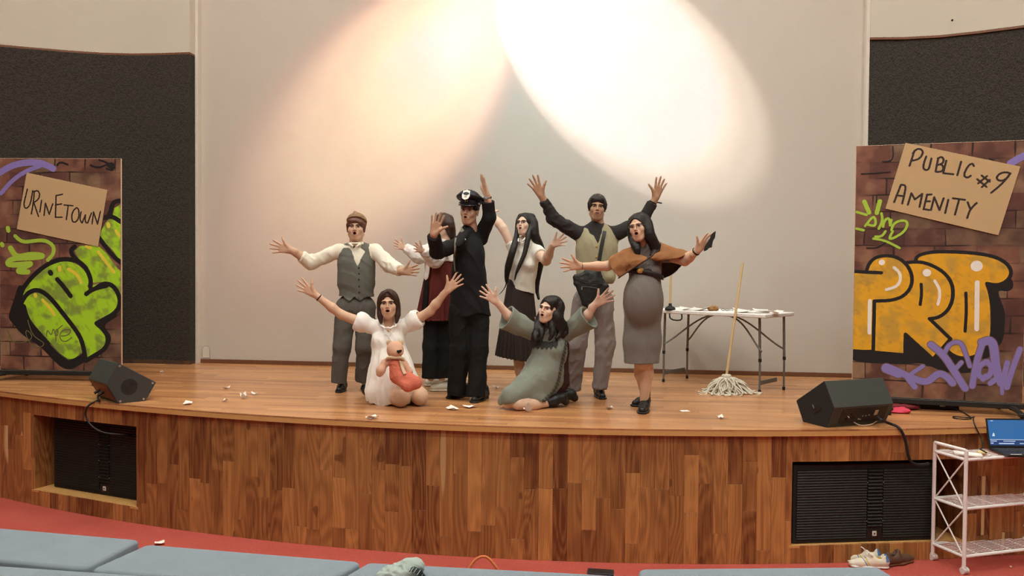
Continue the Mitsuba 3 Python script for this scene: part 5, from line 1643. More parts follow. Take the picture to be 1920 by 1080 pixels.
m = S.mesh(.006); pleats(m, J(820, 600, .02), 9, .016, J(820, 490)[2], J(820, 595)[2], 2); F.add('pinafore', m, 'burgundy')
F.add('sash', loft([[surf(m, 797, 492, 4, .012), surf(m, 799, 490, 4, .014), surf(m, 806, 488, 4, .012)], [surf(m, 797, 505, 4, .014), surf(m, 800, 505, 4, .016), surf(m, 806, 505, 4, .014)], [surf(m, 795, 519, 4, .012), surf(m, 799, 525, 4, .016), surf(m, 803, 521, 4, .012)]], 10, .006), 'blouse_white', True, 'white sash hanging at the hip')
F.add('apron_slit', loft([[surf(m, 796, 526, 4, .006), surf(m, 803, 526, 4, .006)], [surf(m, 793, 560, 4, .006), surf(m, 802, 560, 4, .006)], [surf(m, 790, 597, 4, .006), surf(m, 799, 597, 4, .006)]], 6, .004), 'cloth_black', True, 'black panel between the burgundy folds')
trousers(F, J(812, 585, .03), J(838, 585, .05), J(810, 650, .02), J(838, 650, .04), J(808, 709, .0), J(838, 709, .02), (.085, .085, .085), 'cloth_black', J(825, 570, .03), 4, .008, hip=.14)
F.shoe(ground(822, 733) + [.22, .05, 0], ground(806, 733.5), 'sneaker_cream', .046, .095, 'sneaker_cream', 0, 'cream sneaker'); F.shoe(ground(808, 724) + [.20, .10, 0], ground(796, 724), 'sneaker_cream', .046, .095, 'sneaker_cream', 0, 'cream sneaker')
S = F.hair_cap(Solid(), .014); F.face_cut(S, (.052, .080, .08), -.040, .094)
F.locks(S, [h(.05, .06, -.04), h(.075, -.03, -.05), J(846, 440, .05), J(847, 462, .05)], (.05, .05, .045, .03)); F.locks(S, [h(-.06, .03, .02), h(-.075, -.03, .02), h(-.072, -.09, .01)], (.02, .018, .010))
F.hair_done(S, 'hair_brown', .005)

# ---- the officer
mat('coat_black', (0.0095, 0.0095, 0.010), 0.8, 0.25)
mat('cap_navy', (0.010, 0.012, 0.020), 0.5, 0.4)
mat('visor_black', (0.010, 0.010, 0.011), 0.16, 0.5)
mat('shirt_olive', (0.16, 0.155, 0.11), 0.8)
mat('badge_silver', (0.62, 0.60, 0.52), 0.4, 0.5, metallic=0.3)
F = Figure('man in black police cap and long black coat, left arm raised, right palm out', 7.02, (.47, .290, .185)); J = F.J
h = F.head(J(880, 396.5), -15, 3, 5, .236, (.0135, .0080), .95, .94, 1.06)
F.neck(J(884, 436, .04), .056)
shl, shr, hpl, hpr = J(861, 457, -.10), J(901, 445, .10), J(862, 570, .0), J(896, 570, .05)
el, wl, er, wr = J(819, 473, -.24), J(813, 440, -.44), J(918, 408, -.02), J(914, 368, -.08)
F.arm(shl, el, wl); F.arm(shr, er, wr)
F.hand(wl, J(823, 398, -.47) - wl, [1, 0, .1], CAM, 1.10, .75, .06, 1.0, back=el)
F.hand(wr, J(900, 319, -.06) - wr, [-.25, .9, 0], [-.9, -.35, .1], 1.16, .7, .05, .5)
F.S.cap(J(880, 460, .04), J(880, 575, .03), .10, .10, .03).cap(J(862, 600, 0), J(858, 735, .06), .05, .035).cap(J(896, 600, .02), J(896, 740, .0), .05, .035)
F.skin_done()
FR = [-.55, -.83, 0]
S = F.torso(Solid(), shl, shr, hpl, hpr, .150, .142, .150, FR, .120)
S.cap(J(880, 520, .03), J(882, 600, .03), .150, .182, .05, [0, 1, 0], 1.25)
S.cap(shl, el, .066, .062, .03).cap(el, wl + (el - wl) * .05, .060, .052, .03).cap(shr, er, .072, .060, .03).cap(er, wr + (er - wr) * .22, .058, .054, .03)
trim(S, wl + (el - wl) * .06, wl - el, .09); trim(S, wr + (er - wr) * .24, wr - er, .09)
zb = J(885, 590, 0)[2]; xb = J(885, 590, 0)[0]
S.fn(lambda p: (zb + .02 * np.sin((p[..., 0] - xb) * 21) + .05 * (xb - p[..., 0]) - p[..., 2]) * .9, 'and')
m = S.mesh(.006); wrinkle(m, .009, np.array([[9, 6, 5.], [3, 5, 5], [2, 2, 3]]), 6); F.add('coat', m, 'coat_black'); coat = m
sf = spline([(855, 446, 0), (853.5, 458, 0), (852.5, 470, 0), (852, 485, 0), (852.5, 498, 0), (853.5, 509, 0)], 16)
F.add('shirt_front', sheet(np.array([[surf(coat, x - w, y, 3, .0025), surf(coat, x, y, 3, .0025), surf(coat, x + w, y, 3, .0025)] for (x, y, _), w in zip(sf, np.linspace(2.4, 1.0, 16))]), .003), 'shirt_olive', True, 'olive shirt strip in the coat opening')
def on_coat(L, o):
    return [surf(coat, x, y, 3, o) for x, y in L]


F.add('coat_collar', loft([on_coat([(862, 434), (857, 444), (855, 456)], .012), on_coat([(872, 432), (868, 444), (861, 462)], .018), on_coat([(884, 430), (880, 440), (872, 452)], .010)], 10, .005, 7), 'coat_black', True, 'broad coat collar')
F.add('shirt_collar', loft([on_coat([(866, 425), (869, 431), (873, 436)], .010), on_coat([(864, 434), (866, 438), (869, 441)], .014)], 8, .004, 4), 'shirt_olive', True, 'olive shirt collar point')
b = trimesh.creation.icosphere(2, .008); b.apply_translation(surf(coat, 872, 449, 3, .003)); F.add('lapel_pin', b, 'badge_silver')
b = trimesh.creation.icosphere(2, .006); b.apply_translation(surf(coat, 858, 511, 3, .003)); F.add('coat_button', b, 'gold')
trousers(F, J(861, 585, 0), J(897, 585, .04), J(862, 655, .0), J(897, 655, .0), J(856, 738, .06), J(893, 744, -.05), (.098, .082, .082), 'cloth_black', J(880, 560, .02), 8, .009)
F.shoe(ground(866, 746) + [.06, .14, 0], ground(838, 748), 'shoe_black', .046, .075); F.shoe(ground(904, 752) + [.03, .19, 0], ground(886, 756.5), 'shoe_black', .046, .08)
band(F, wr, er - wr, .030, 'wristwatch', 'button_dark', .007, .012)
b = moved(trimesh.creation.cylinder(.018, .010, sections=20), frame(wr + unit(er - wr) * .012 + np.array([-.012, -.030, 0]), [1, 0, 0], unit([0, .2, 1]), unit([0, -1, .2]))); F.add('watch_case', b, 'dark_steel', 35)
S = Solid(); s_ = h.s
S.ell(h(0, .040, -.014), np.array([.083, .070, .100]) * s_, h.R, .02); F.face_cut(S, (.066, .080, .08), -.050, .100); S.cut(h(0, .075, 0), h.u)
F.hair_done(S, 'hair_black', .003)
cu = unit(h.u * 1.0 - h.f * .16); cf = unit(h.f - cu * (h.f @ cu)); cR = np.array([np.cross(cu, cf), cu, cf])
S = Solid().ell(h(0, .112, .000), np.array([.126, .036, .140]), cR, .02).ell(h(0, .136, .040), np.array([.082, .048, .085]), cR, .03)
F.add('cap_crown', S.mesh(.004), 'cap_navy')
S = Solid().ell(h(0, .070, -.006), np.array([.088, .075, .104]), cR, .01).cut(h(0, .104, 0), cu).cut(h(0, .060, 0), -cu)
kb = F.add('cap_band', S.mesh(.004), 'cap_navy')
pk = [[h(.088 * math.sin(a), .066, .012 + .088 * math.cos(a)) for a in np.linspace(-1.15, 1.15, 15)], [h(.094 * math.sin(a), .058 - .006 * math.cos(a), .012 + .115 * math.cos(a)) for a in np.linspace(-1.15, 1.15, 15)], [h(.096 * math.sin(a), .050 - .018 * math.cos(a), .008 + .142 * math.cos(a)) for a in np.linspace(-1.15, 1.15, 15)]]
F.add('cap_visor', loft([p[::-1] for p in pk], 20, .004), 'visor_black')
sh = Polygon([(-.022, .020), (-.024, .031), (-.012, .033), (0, .040), (.012, .033), (.024, .031), (.022, .020), (.027, -.004), (.020, -.026), (0, -.036), (-.020, -.026), (-.027, -.004)]).buffer(.002)
bo = h(0, .128, .142); Mb = frame(bo, cR[0], unit(cu * .95 - cf * .18), np.cross(cR[0], unit(cu * .95 - cf * .18)))
sh = shapely.affinity.scale(sh, 1.25, 1.25, origin=(0, 0)); q = extrude(sh, .006); q.apply_translation([0, 0, -.008]); q.apply_transform(Mb); F.add('cap_badge', q, 'badge_silver', False, 'silver shield badge')
q = cat(tube(ring([0, 0, -.001], [1, 0, 0], [0, 1, 0], .013, .013, 20), .0018, 5, True), bx(-.014, .014, .020, .0225, -.003, 0), bx(-.014, .014, -.0235, -.021, -.003, 0), bx(-.0012, .0012, -.008, .008, -.003, 0), bx(-.008, .008, -.0012, .0012, -.003, 0)); q.apply_transform(Mb); F.add('badge_relief', q, 'dark_steel')
for x in (-.009, .007):
    q = cat(tube(np.array([h(x - .001, .086, .1035), h(x, .070, .1045)]), .0035, 6), tube(np.array([h(x - .004, .084, .1035), h(x, .087, .104)]), .0022, 6)); F.add('cap_numeral', q, 'gold')
q = tube(spline([h(-.090, .070, .03), h(-.05, .068, .085), h(0, .066, .104), h(.05, .068, .085), h(.090, .070, .03)], 20), .0045, 6); F.add('cap_strap', q, 'visor_black')
for i in (-1, 1):
    b = trimesh.creation.icosphere(2, .009); b.apply_translation(h(.090 * i, .070, .030)); F.add('cap_stud', b, 'badge_silver')

# ---- the woman in glasses and pleated skirt
mat('blouse_cream', (0.75, 0.72, 0.62), 0.8, 0.2)
mat('skirt_brown', (0.032, 0.020, 0.016), 0.85)
F = Figure('woman with long black hair, glasses, cream blouse and dark pleated skirt', 7.7, FAIR, True); J = F.J
h = F.head(J(984, 421), -30, 12, -3, .222, (.0145, .0075), .95, 1.0)
F.neck(J(992, 458, .05), .047)
shl, shr, hpl, hpr = J(964, 466, .06), J(1007, 472, -.03), J(957, 548, .05), J(995, 552, .02)
el, wl, er, wr = J(943, 428, .08), J(922, 402, .12), J(1024, 489, -.22), J(1036, 459, -.42)
F.arm(shl, el, wl, (.050, .042, .026)); F.arm(shr, er, wr, (.052, .044, .027))
F.hand(wl, [-.22, .9, .35], [1, 0, 0], [0, -.3, 1], 1.0, .8, .05)
F.hand(wr, J(1066, 446, -.52) - wr, [-.1, 0, 1], CAM + [0, 0, -.3], .98, 1.25, .10, back=er)
F.S.cap(J(985, 475, .04), J(978, 560, .04), .085, .09, .03).cap(J(964, 600, .04), J(975, 695, .05), .065, .050, .02).cap(J(975, 690, .05), J(976, 722, .06), .046, .034, .02).cap(J(993, 600, .02), J(996, 690, .05), .065, .050, .02).cap(J(996, 688, .05), J(996, 722, .05), .046, .034, .02)
F.skin_done()
FR = [-.42, -.9, 0]
S = F.torso(Solid(), shl, shr, hpl, hpr, .142, .138, .145, FR, .108)
bst = F.cs - UP * .14 + unit(FR) * .075
for i in (-1, 1):
    S.ell(bst + F.R_t[0] * .062 * i, (.058, .058, .05), None, .04)
S.cap(shl, shl + (el - shl) * .30, .066, .060, .03).cap(shr, shr + (er - shr) * .42, .070, .066, .03); trim(S, shl + (el - shl) * .30, el - shl, .09); trim(S, shr + (er - shr) * .40, er - shr, .09)
tp = J(978, 545, .03); trim(S, tp, [-.28, 0, -1], .4)
S.cap(h(0, -.12, .02), h(0, -.20, .06), .038, .025, .01, sub=True)
m = S.mesh(.006); wrinkle(m, .009, np.array([[6, 4, 7.], [-5, 5, 4], [2, 2, 2]]), 12); F.add('blouse', m, 'blouse_cream'); bl = m
F.add('collar', cat(tube([h(-.052, -.145, .0), h(-.045, -.165, .05), h(-.02, -.20, .072)], [.012, .014, .006], 8), tube([h(.052, -.145, .0), h(.045, -.165, .05), h(.02, -.20, .072)], [.012, .014, .006], 8)), 'blouse_cream')
ct, cb = J(975, 532, .04), J(970, 680, .04)
S = Solid().cap(ct, cb, .126, .222, .02, [0, 1, 0], 1.2); trim(S, J(972, 524, .03), [.05, 0, 1], .4); trim(S, J(970, 672, .04), [-.15, 0, -1], .6)
S.cap(cb + [0, 0, .03], cb - [0, 0, .2], .19, .21, .01, [0, 1, 0], 1.2, sub=True)
m = S.mesh(.006); pleats(m, J(971, 600, .04), 26, .011, ct[2], cb[2], 1); F.add('skirt', m, 'skirt_brown')
F.shoe(ground(977, 724) + [.0, .2, 0], ground(973, 727)); F.shoe(ground(998, 724) + [.0, .2, 0], ground(998, 727))
S = F.hair_cap(Solid(), .010); F.face_cut(S, (.058, .092, .08), -.022, .094)
F.locks(S, [h(-.05, .09, .02), h(-.078, .02, .015), h(-.080, -.06, .01), J(963, 465, -.10), J(953, 500, -.10), J(950, 525, -.06)], (.022, .022, .030, .034, .034, .018))
F.locks(S, [h(.05, .07, -.03), h(.085, 0, -.03), h(.10, -.10, -.04), J(1012, 462, .0), J(1012, 500, .12), J(1010, 560, .12)], (.05, .045, .04, .035, .03, .012))
F.locks(S, [h(.07, -.04, .0), h(.07, -.11, .03), J(984, 474, -.13), J(973, 500, -.15), J(965, 525, -.14)], (.026, .026, .022, .018, .006))
F.locks(S, [J(951, 520, -.06), J(946, 540, -.06), J(936, 552, -.06)], (.010, .006, .003))
F.locks(S, [h(0, -.02, -.08), J(996, 480, .15), J(1004, 540, .16)], (.07, .06, .02))
F.hair_done(S, 'hair_black', .005, axis=[.25, 0, 1], f=(10, 120))
glasses(F)

# ---- the man with the shoulder bag
mat('knit_khaki', (0.34, 0.310, 0.195), 0.95, 0.1)
mat('tee_black', (0.020, 0.017, 0.016), 0.85)
mat('sweat_grey', (0.255, 0.220, 0.205), 0.9, 0.15)
mat('bag_black', (0.016, 0.017, 0.016), 0.55)
mat('teeth', (0.62, 0.58, 0.48), 0.35)
F = Figure('tall young man in khaki knit vest over black shirt, both arms raised high', 7.2, BROWN_); J = F.J
h = F.head(J(1119.5, 389.5), -3, 3, 4, .232, (.021, .0065), 1.0, .97)
F.neck(J(1122, 428, .03), .054)
F.add('teeth', moved(trimesh.creation.box([.030, .006, .006]), frame(h(0, F.my + .0015, .083), h.x, h.u, h.f)), 'teeth')
shl, shr, hpl, hpr = J(1085, 438, .03), J(1157, 437, .03), J(1092, 556, .03), J(1132, 556, .03)
el, wl, er, wr = J(1038, 411, .0), J(1015, 367, -.06), J(1203, 416, .02), J(1229, 371, -.02)
F.arm(shl, el, wl, (.052, .042, .028)); F.arm(shr, er, wr, (.052, .042, .028))
F.hand(wl, J(994, 327, -.10) - wl, [1, 0, .6], CAM, 1.12, 1.1, .06)
F.hand(wr, J(1243, 330, -.05) - wr, [-1, 0, .1], CAM, 1.10, .85, .04)
F.S.cap(J(1120, 458, .04), J(1112, 560, .03), .085, .09, .03).cap(hpl, J(1083, 645, .03), .055, .045).cap(J(1083, 645, .03), J(1076, 720, .09), .045, .035).cap(hpr, J(1134, 645, .02), .055, .045).cap(J(1134, 645, .02), J(1125, 725, .0), .045, .035)
F.skin_done()
S = F.torso(Solid(), shl, shr, hpl, hpr, .160, .150, .15, CAM, .108); trim(S, J(1112, 480, .03), -UP, .4)
S.cap(shl, el, .066, .058, .03).cap(el, wl + (el - wl) * .18, .057, .042, .03).cap(shr, er, .066, .058, .03).cap(er, wr + (er - wr) * .2, .057, .044, .03)
trim(S, wl + (el - wl) * .2, wl - el, .08); trim(S, wr + (er - wr) * .22, wr - er, .08)
m = S.mesh(.006); wrinkle(m, .010, 15 * np.eye(3), 15, 2, lambda v: np.clip((np.abs(v[:, 0] - J(1120, 480)[0]) - .20) / .05, 0, 1)); F.add('shirt', m, 'tee_black')
S = F.torso(Solid(), shl, shr, hpl, hpr, .194, .174, .168, CAM, .128)
S.ell(J(1140, 520, .0), (.06, .10, .06), None, .05)
for a, b in ((shl, el), (shr, er)):
    d = unit((b - a) * [1, .3, .4]); S.cap(a + d * .13, a + d * .5, .090, .12, .01, sub=True); trim(S, a + d * .046 - UP * .05, unit(d * [1, 1, .2]), .24)
wedge_cut(S, J(1120, 456, -.05), [1, 0, 0], UP, CAM, .42); S.cap(h(0, -.10, -.02), h(0, -.235, -.01), .072, .068, .01, sub=True)
trim(S, J(1112, 531, .03), -UP, .5)
m = S.mesh(.006); wrinkle(m, .009, np.array([[10, 5, 1.5], [9, 5, 2], [1, 2, 1]]), 17, 2, None, .5); F.add('knit_vest', m, 'knit_khaki'); kv = m
for py in (462, 482):
    b = trimesh.creation.icosphere(2, .008); b.apply_translation(surf(kv, 1118.5, py, 3, .002)); F.add('button', b, 'gold')
tm = trousers(F, J(1094, 566, .03), J(1130, 566, .03), J(1082, 645, .03), J(1135, 645, .02), J(1075, 730, .10), J(1124, 729, .0), (.098, .086, .066), 'sweat_grey', J(1112, 526, .03), 18, .011)
for a in (J(1075, 730, .10), J(1124, 729, .0)):
    F.add('ankle_cuff', tube(ring(a + [0, 0, .01], [1, 0, 0], [0, 1, 0], .052, .052), .014, 8, True), 'sweat_grey')
F.shoe(ground(1070, 750) + [0, .25, 0], ground(1069, 750), 'shoe_black', .044, .08); F.shoe(ground(1130, 748) + [-.02, .26, 0], ground(1131, 749.5), 'shoe_black', .044, .08)
band(F, wr, er - wr, .030, 'wristband', 'button_dark', .007, .045); F.add('strap_end', tube([wr + unit(er - wr) * .045 + np.array([.028, -.01, 0]), J(1241, 381, -.02)], .006, 6), 'button_dark')
S = F.hair_cap(Solid(), .014); S.ell(h(-.005, .072, .058), np.array([.058, .024, .026]), h.R, .025); F.face_cut(S, (.064, .086, .08), -.038, .098)
for i in (-1, 1):
    S.cap(h(.078 * i, .035, .01), h(.077 * i, -.010, .014), .013, .008, .01)
F.hair_done(S, 'hair_black', .005)
t = thing('shoulder_bag', 'black shoulder bag hanging at the khaki vest man\'s hip on a strap', 'bag')
c = [surf(tm, px, py, 4, .035) for px, py in ((1084, 545), (1118, 545), (1105, 560))]; dy0 = min(p[1] for p in c)
Bp = [(1079, 520), (1100, 511), (1121, 510), (1136, 537), (1128, 553), (1105, 573), (1096, 568), (1081, 531)]
S = Solid()
for i in range(8):
    for j in range(i):
        S.cap(at(*Bp[i], dy0), at(*Bp[j], dy0), .017, .017, .016)
S.ell(at(1107, 536, dy0 - .008), (.085, .026, .10), None, .03)
m = S.mesh(.005); wrinkle(m, .003, 22 * np.eye(3), 3); obj('pouch', m, 'bag_black', t, True)
obj('zip', tube(np.array([surf(m, x, y, 3, .003) for x, y in ((1090, 538), (1100, 537.5), (1110, 539), (1120, 541))]), .0028, 6), 'dark_steel', t); b = trimesh.creation.box([.008, .005, .022]); b.apply_translation(surf(m, 1091, 541, 3, .005)); obj('zip_pull', b, 'steel', t, False)
obj('flap_seam', tube(np.array([surf(m, x, y, 3, .002) for x, y in ((1081, 524), (1098, 531), (1115, 530), (1131, 534))]), .0025, 6), 'black_matte', t)
sp = [surf(kv, x, y, 4, .008) for x, y in ((1134, 433), (1131, 447), (1128, 462), (1125, 480), (1122, 498))] + [at(1120, 514, dy0 - .005)]
sp = np.array(sp); tg = unit(sp[-1] - sp[0]); sd = unit(np.cross(tg, CAM))
obj('strap', loft([[p + sd * .016 for p in sp], [p - sd * .016 for p in sp]], 20, .004), 'bag_black', t, True)

# ---- the woman in the cape
mat('knit_grey', (0.185, 0.168, 0.150), 0.9, 0.15)
mat('cape_brown', (0.235, 0.098, 0.033), 0.85)
mat('cape_lining', (0.035, 0.022, 0.018), 0.9)
mat('belt_black', (0.014, 0.010, 0.009), 0.5)
F = Figure('pregnant woman in long grey knit dress, brown cape and black boots, arms stretched sideways', 6.52, OLIVE, True); J = F.J
h = F.head(J(1197, 426.5, -.04), -27, 2, -11, .222, (.0145, .0130), .95, 1.0)
F.neck(J(1209, 463, .02), .048)
shl, shr, hpl, hpr = J(1184, 481, .0), J(1241, 477, .06), J(1186, 570, .02), J(1226, 570, .05)
el, wl, er, wr = J(1138, 499, -.06), J(1088, 499, -.14), J(1284, 489, -.05), J(1307, 470, -.16)
F.arm(shl, el, wl, (.045, .037, .024)); F.arm(shr, er, wr, (.045, .040, .026))
F.hand(wl, J(1050, 496, -.19) - wl, [.2, 0, 1], CAM, 1.0, 1.1, .06)
F.hand(wr, J(1332, 443, -.20) - wr, [-.8, -.2, .45], [-.35, -.9, .1], 1.0, .5, .12)
F.S.cap(J(1212, 485, .03), J(1206, 570, .05), .09, .10, .03)
F.S.cap(J(1212, 660, .03), J(1212, 700, .06), .058, .054, .02).cap(J(1212, 700, .06), J(1208, 752, .07), .054, .036, .03)
F.S.cap(J(1200, 660, .06), J(1202, 700, .13), .056, .052, .02).cap(J(1202, 700, .13), J(1210, 742, .22), .052, .036, .03)
F.S.cap(hpl, J(1203, 680, .04), .06, .05, .02).cap(hpr, J(1212, 680, 0), .06, .05, .02)
F.skin_done()
FR = [-.40, -.92, 0]
S = F.torso(Solid(), shl, shr, hpl, hpr, .130, .125, .140, FR, .100)
bst = F.cs - UP * .115 + unit(FR) * .075
for i in (-1, 1):
    S.ell(bst + F.R_t[0] * .062 * i, (.062, .060, .055), None, .04)
S.ell(J(1204, 560, -.085), (.150, .110, .215), None, .08)
S.cap(J(1206, 560, .03), J(1204, 640, .03), .150, .150, .06, [0, 1, 0], 1.15).cap(J(1204, 640, .03), J(1203, 690, .03), .150, .140, .03, [0, 1, 0], 1.15)
S.cap(shl, shl + (el - shl) * .3, .056, .052, .02).cap(shr, shr + (er - shr) * .3, .056, .052, .02)
trim(S, J(1203, 680, .03), [.03, 0, -1], .4); S.cap(J(1203, 670, .03), J(1203, 700, .03), .12, .135, .01, [0, 1, 0], 1.15, sub=True)
S.cap(h(0, -.12, 0), h(0, -.20, .03), .055, .040, .01, sub=True)
m = S.mesh(.0055); wrinkle(m, .005, np.array([[7, 5, 3.], [5, 7, 3], [2, 2, 3]]), 21)
v = np.asarray(m.vertices); nr = normals_of(m); a = np.arctan2(v[:, 1] - F.Y, v[:, 0] - J(1205, 600)[0]); m.vertices = v + nr * (.0012 * np.sin(a * 90))[:, None]
F.add('dress', m, 'knit_grey'); dr_ = m
bp = [(1176, 504), (1186, 507.5), (1200, 509), (1215, 511), (1228, 515), (1243, 520)]
L = np.array([surf(dr_, x, y, 3, .006) for x, y in bp])
F.add('belt', loft([L + UP * .018, L + CAM * .006, L - UP * .018], 24, .006, 6), 'belt_black', True, 'wide black belt')
bk = surf(dr_, 1201, 507.5, 3, .018)
S = Solid().ell(bk, (.030, .010, .022), k=.006).ell(bk + [.012, -.006, .008], (.012, .008, .010), k=.006).ell(bk + [-.012, -.006, -.004], (.014, .008, .012), k=.006).ell(bk + [.0, -.004, -.01], (.016, .008, .009), k=.006)
F.add('buckle', wrinkle(S.mesh(.003), .003, 120 * np.eye(3), 2), 'gold', True, 'ornate gold buckle')
for x in (1186, 1215):
    c = surf(dr_, x, 508, 3, .010); F.add('belt_knot', wrinkle(Solid().ell(c, (.030, .010, .020), k=.004).mesh(.004), .004, 70 * np.eye(3), 4), 'belt_black')
A = lambda *q: [J(*p) for p in q]


def poly(P, n=30):
    P = np.asarray(P, float); s_ = np.r_[0, np.cumsum(np.linalg.norm(np.diff(P, axis=0), axis=1))]
    q = np.stack([np.interp(np.linspace(0, s_[-1], n), s_, P[:, k]) for k in range(3)], 1)
    q[1:-1] = q[1:-1] * .6 + (q[:-2] + q[2:]) * .2
    return q


def drape(rows, n=30, thick=.006, m_=14):
    R = np.array([poly(r, n) for r in rows])
    k = np.linspace(0, len(R) - 1, m_); i = np.minimum(k.astype(int), len(R) - 2)
    return sheet(R[i] + (k - i)[:, None, None] * (R[i + 1] - R[i]), thick)


lf = drape([A((1190, 461, .07), (1185, 463, .02), (1184, 467, -.04), (1190, 474, -.10), (1213, 482, -.14)),
            A((1171, 473, .09), (1166, 470, .02), (1162, 475, -.10), (1175, 491, -.165), (1213, 484, -.168)),
            A((1151, 488, .09), (1146, 481, .01), (1141, 487, -.12), (1148, 505, -.165), (1159, 522, -.15), (1214, 486, -.185))], 44, .006, 20)
rt = loft([A((1216, 484, -.15), (1230, 474, -.10), (1239, 462, -.02), (1236, 455, .08)), A((1218, 485, -.16), (1248, 480, -.13), (1262, 468, -.02), (1256, 462, .08)), A((1219, 486, -.16), (1262, 485, -.13), (1291, 477, -.07), (1286, 474, .06))], 26, .006, 14)
bkk = loft([A((1286, 474, .055), (1238, 456, .09), (1210, 452, .12), (1188, 461, .08), (1152, 487, .07)), A((1283, 490, .10), (1240, 500, .17), (1205, 500, .20), (1170, 492, .15), (1150, 492, .09)), A((1272, 502, .12), (1244, 521, .18), (1205, 520, .21), (1175, 510, .16), (1160, 512, .10))], 26, .006, 14)
for nm, q, b, sd, lab in (('cape', lf, 'cape_brown', 5, None), ('cape_flap', rt, 'cape_brown', 6, None), ('cape_back', bkk, 'cape_lining', 7, 'dark lining of the cape behind the arm')):
    v = np.asarray(q.vertices); v += (np.array([0, -.026, .012]) * ((meshkit.fbm(v @ np.array([[11, 0, 9], [0, 3, 0], [-9, 0, 14]]).T + 9, 2, sd) - .5) * 2)[:, None]); q.vertices = v
    F.add(nm, q, b, True, lab)
F.add('cape_edge', tube(poly(A((1159, 522, -.152), (1186, 504, -.170), (1214, 486, -.187), (1222, 480, -.17), (1236, 468, -.09)), 30), .0042, 6), 'cape_lining')
for x, y in ((1180, 497), (1175, 506)):
    b = trimesh.creation.icosphere(2, .0055); b.apply_translation(surf(lf, x, y, 4, .003)); F.add('button', b, 'button_dark')
F.shoe(ground(1202, 777) + [.072, .235, 0], ground(1203, 777), 'shoe_black', .044, .080, 'shoe_black', .06); F.shoe(ground(1216, 762) + [.02, .06, 0], ground(1184, 762), 'shoe_black', .042, .075, 'shoe_black', .075)
band(F, wr, er - wr, .029, 'wristband', 'button_dark', .007, .012); band(F, wl, el - wl, .025, 'bracelet', 'button_dark', .003, .008)
S = F.hair_cap(Solid(), .010); F.face_cut(S, (.054, .094, .08), -.024, .094)
F.locks(S, [h(-.05, .07, -.02), h(-.076, .0, -.02), h(-.074, -.09, -.02), J(1192, 460, -.07), J(1195, 475, -.10)], (.035, .03, .035, .040, .025))
F.locks(S, [h(.04, .08, .0), h(.080, .01, -.01), h(.085, -.08, .0), J(1228, 462, -.06), J(1222, 478, -.12)], (.045, .045, .048, .045, .018))
F.locks(S, [h(.0, -.02, -.08), J(1218, 465, .05), J(1220, 478, .05)], (.06, .06, .03))
F.hair_done(S, 'hair_black', .003)
glasses(F, 'steel', .021, .0011)
t = thing('wallet', 'jagged black folded wallet held in the pregnant woman\'s raised left hand', 'wallet')
po = F.J(1327, 456, -.215); q = Polygon([at(x, y, po[1])[[0, 2]] for x, y in ((1341.5, 433.5), (1334, 439), (1332, 446), (1322, 462), (1320, 471), (1324, 470), (1329, 465), (1334, 464), (1336, 452), (1340, 446))])
m = extrude(q, .022); m.apply_transform(frame([0, po[1] + .012, 0], [1, 0, 0], [0, 0, 1], [0, -1, 0])); obj('leather', m, 'black_matte', t, False)
obj('fold_line', tube(np.array([at(1339, 438, po[1] - .011), at(1325, 467, po[1] - .011)]), .0018, 5), 'black_satin', t)

# ---- the kneeling woman in white
mat('dress_white', (0.83, 0.81, 0.75), 0.85, 0.2)
mat('sock_cream', (0.66, 0.61, 0.50), 0.9)
F = Figure('kneeling woman in short white dress with shoulder-length brown hair, arms raised', 6.86, OLIVE, True); J = F.J
h = F.head(J(729, 570, -.04), 1, 4, -2, .236, (.0165, .0105), .95, 1.07)
F.neck(J(729, 608, .0), .047)
shl, shr, hpl, hpr = J(695, 611, .02), J(763, 610, .02), J(716, 712, .10), J(750, 712, .10)
el, wl, er, wr = J(640, 590, -.03), J(590, 552, -.08), J(806, 584, -.03), J(838, 545, -.08)
F.arm(shl, el, wl, (.050, .038, .024)); F.arm(shr, er, wr, (.050, .038, .024))
F.hand(wl, J(552, 526, -.10) - wl, [.45, 0, 1], CAM, 1.04, 1.15, .03)
F.hand(wr, J(868, 516, -.10) - wr, [-.35, 0, 1], CAM, 1.04, 1.1, .03)
k1, k2 = at(752, 748, 6.62), at(787, 745, 6.70)
k1[2] = k2[2] = .068
F.S.cap(J(729, 625, .03), J(733, 715, .08), .085, .095, .03).cap(J(716, 718, .08), k1 + [0, .02, .02], .088, .070, .03).cap(J(750, 716, .10), k2 + [0, .02, .02], .088, .070, .03)
f1, f2 = ground(703, 748), ground(760, 738); f1[2], f2[2] = .045, .045
F.S.cap(k1, f1 * .55 + k1 * .45, .060, .060, .03).cap(f1 * .55 + k1 * .45, f1, .060, .036, .03).cap(k2, f2, .060, .036, .03).cap(f1, f1 + [-.07, .05, 0], .034, .03, .02)
F.skin_done()
S = F.torso(Solid(), shl, shr, hpl, hpr, .135, .120, .14, CAM, .100)
bst = F.cs - UP * .12 + CAM * .07
for i in (-1, 1):
    S.ell(bst + np.array([.06 * i, 0, 0]), (.062, .055, .055), None, .04)
S.cap(J(729, 650, .0), J(737, 728, -.02), .140, .232, .05, [0, 1, 0], 1.25)
S.cap(J(735, 690, -.04), J(752, 722, -.13), .15, .125, .04, [0, 1, .5], 1.3)
for a, b in ((shl, el), (shr, er)):
    d = unit(b - a); e_ = a + d * .155; S.cap(a + d * .02, a + d * .09, .062, .083, .03).cap(a + d * .09, e_, .083, .070, .02); trim(S, a + d * .135, d, .12); S.cap(a + d * .10, e_ + d * .05, .052, .060, .006, sub=True)
hz = J(735, 736, -.1)
S.fn(lambda p: (hz[2] - .100 + .30 * (p[..., 0] - hz[0]) * (p[..., 0] > hz[0]) + .02 * np.sin(p[..., 0] * 30) - p[..., 2]), 'and')
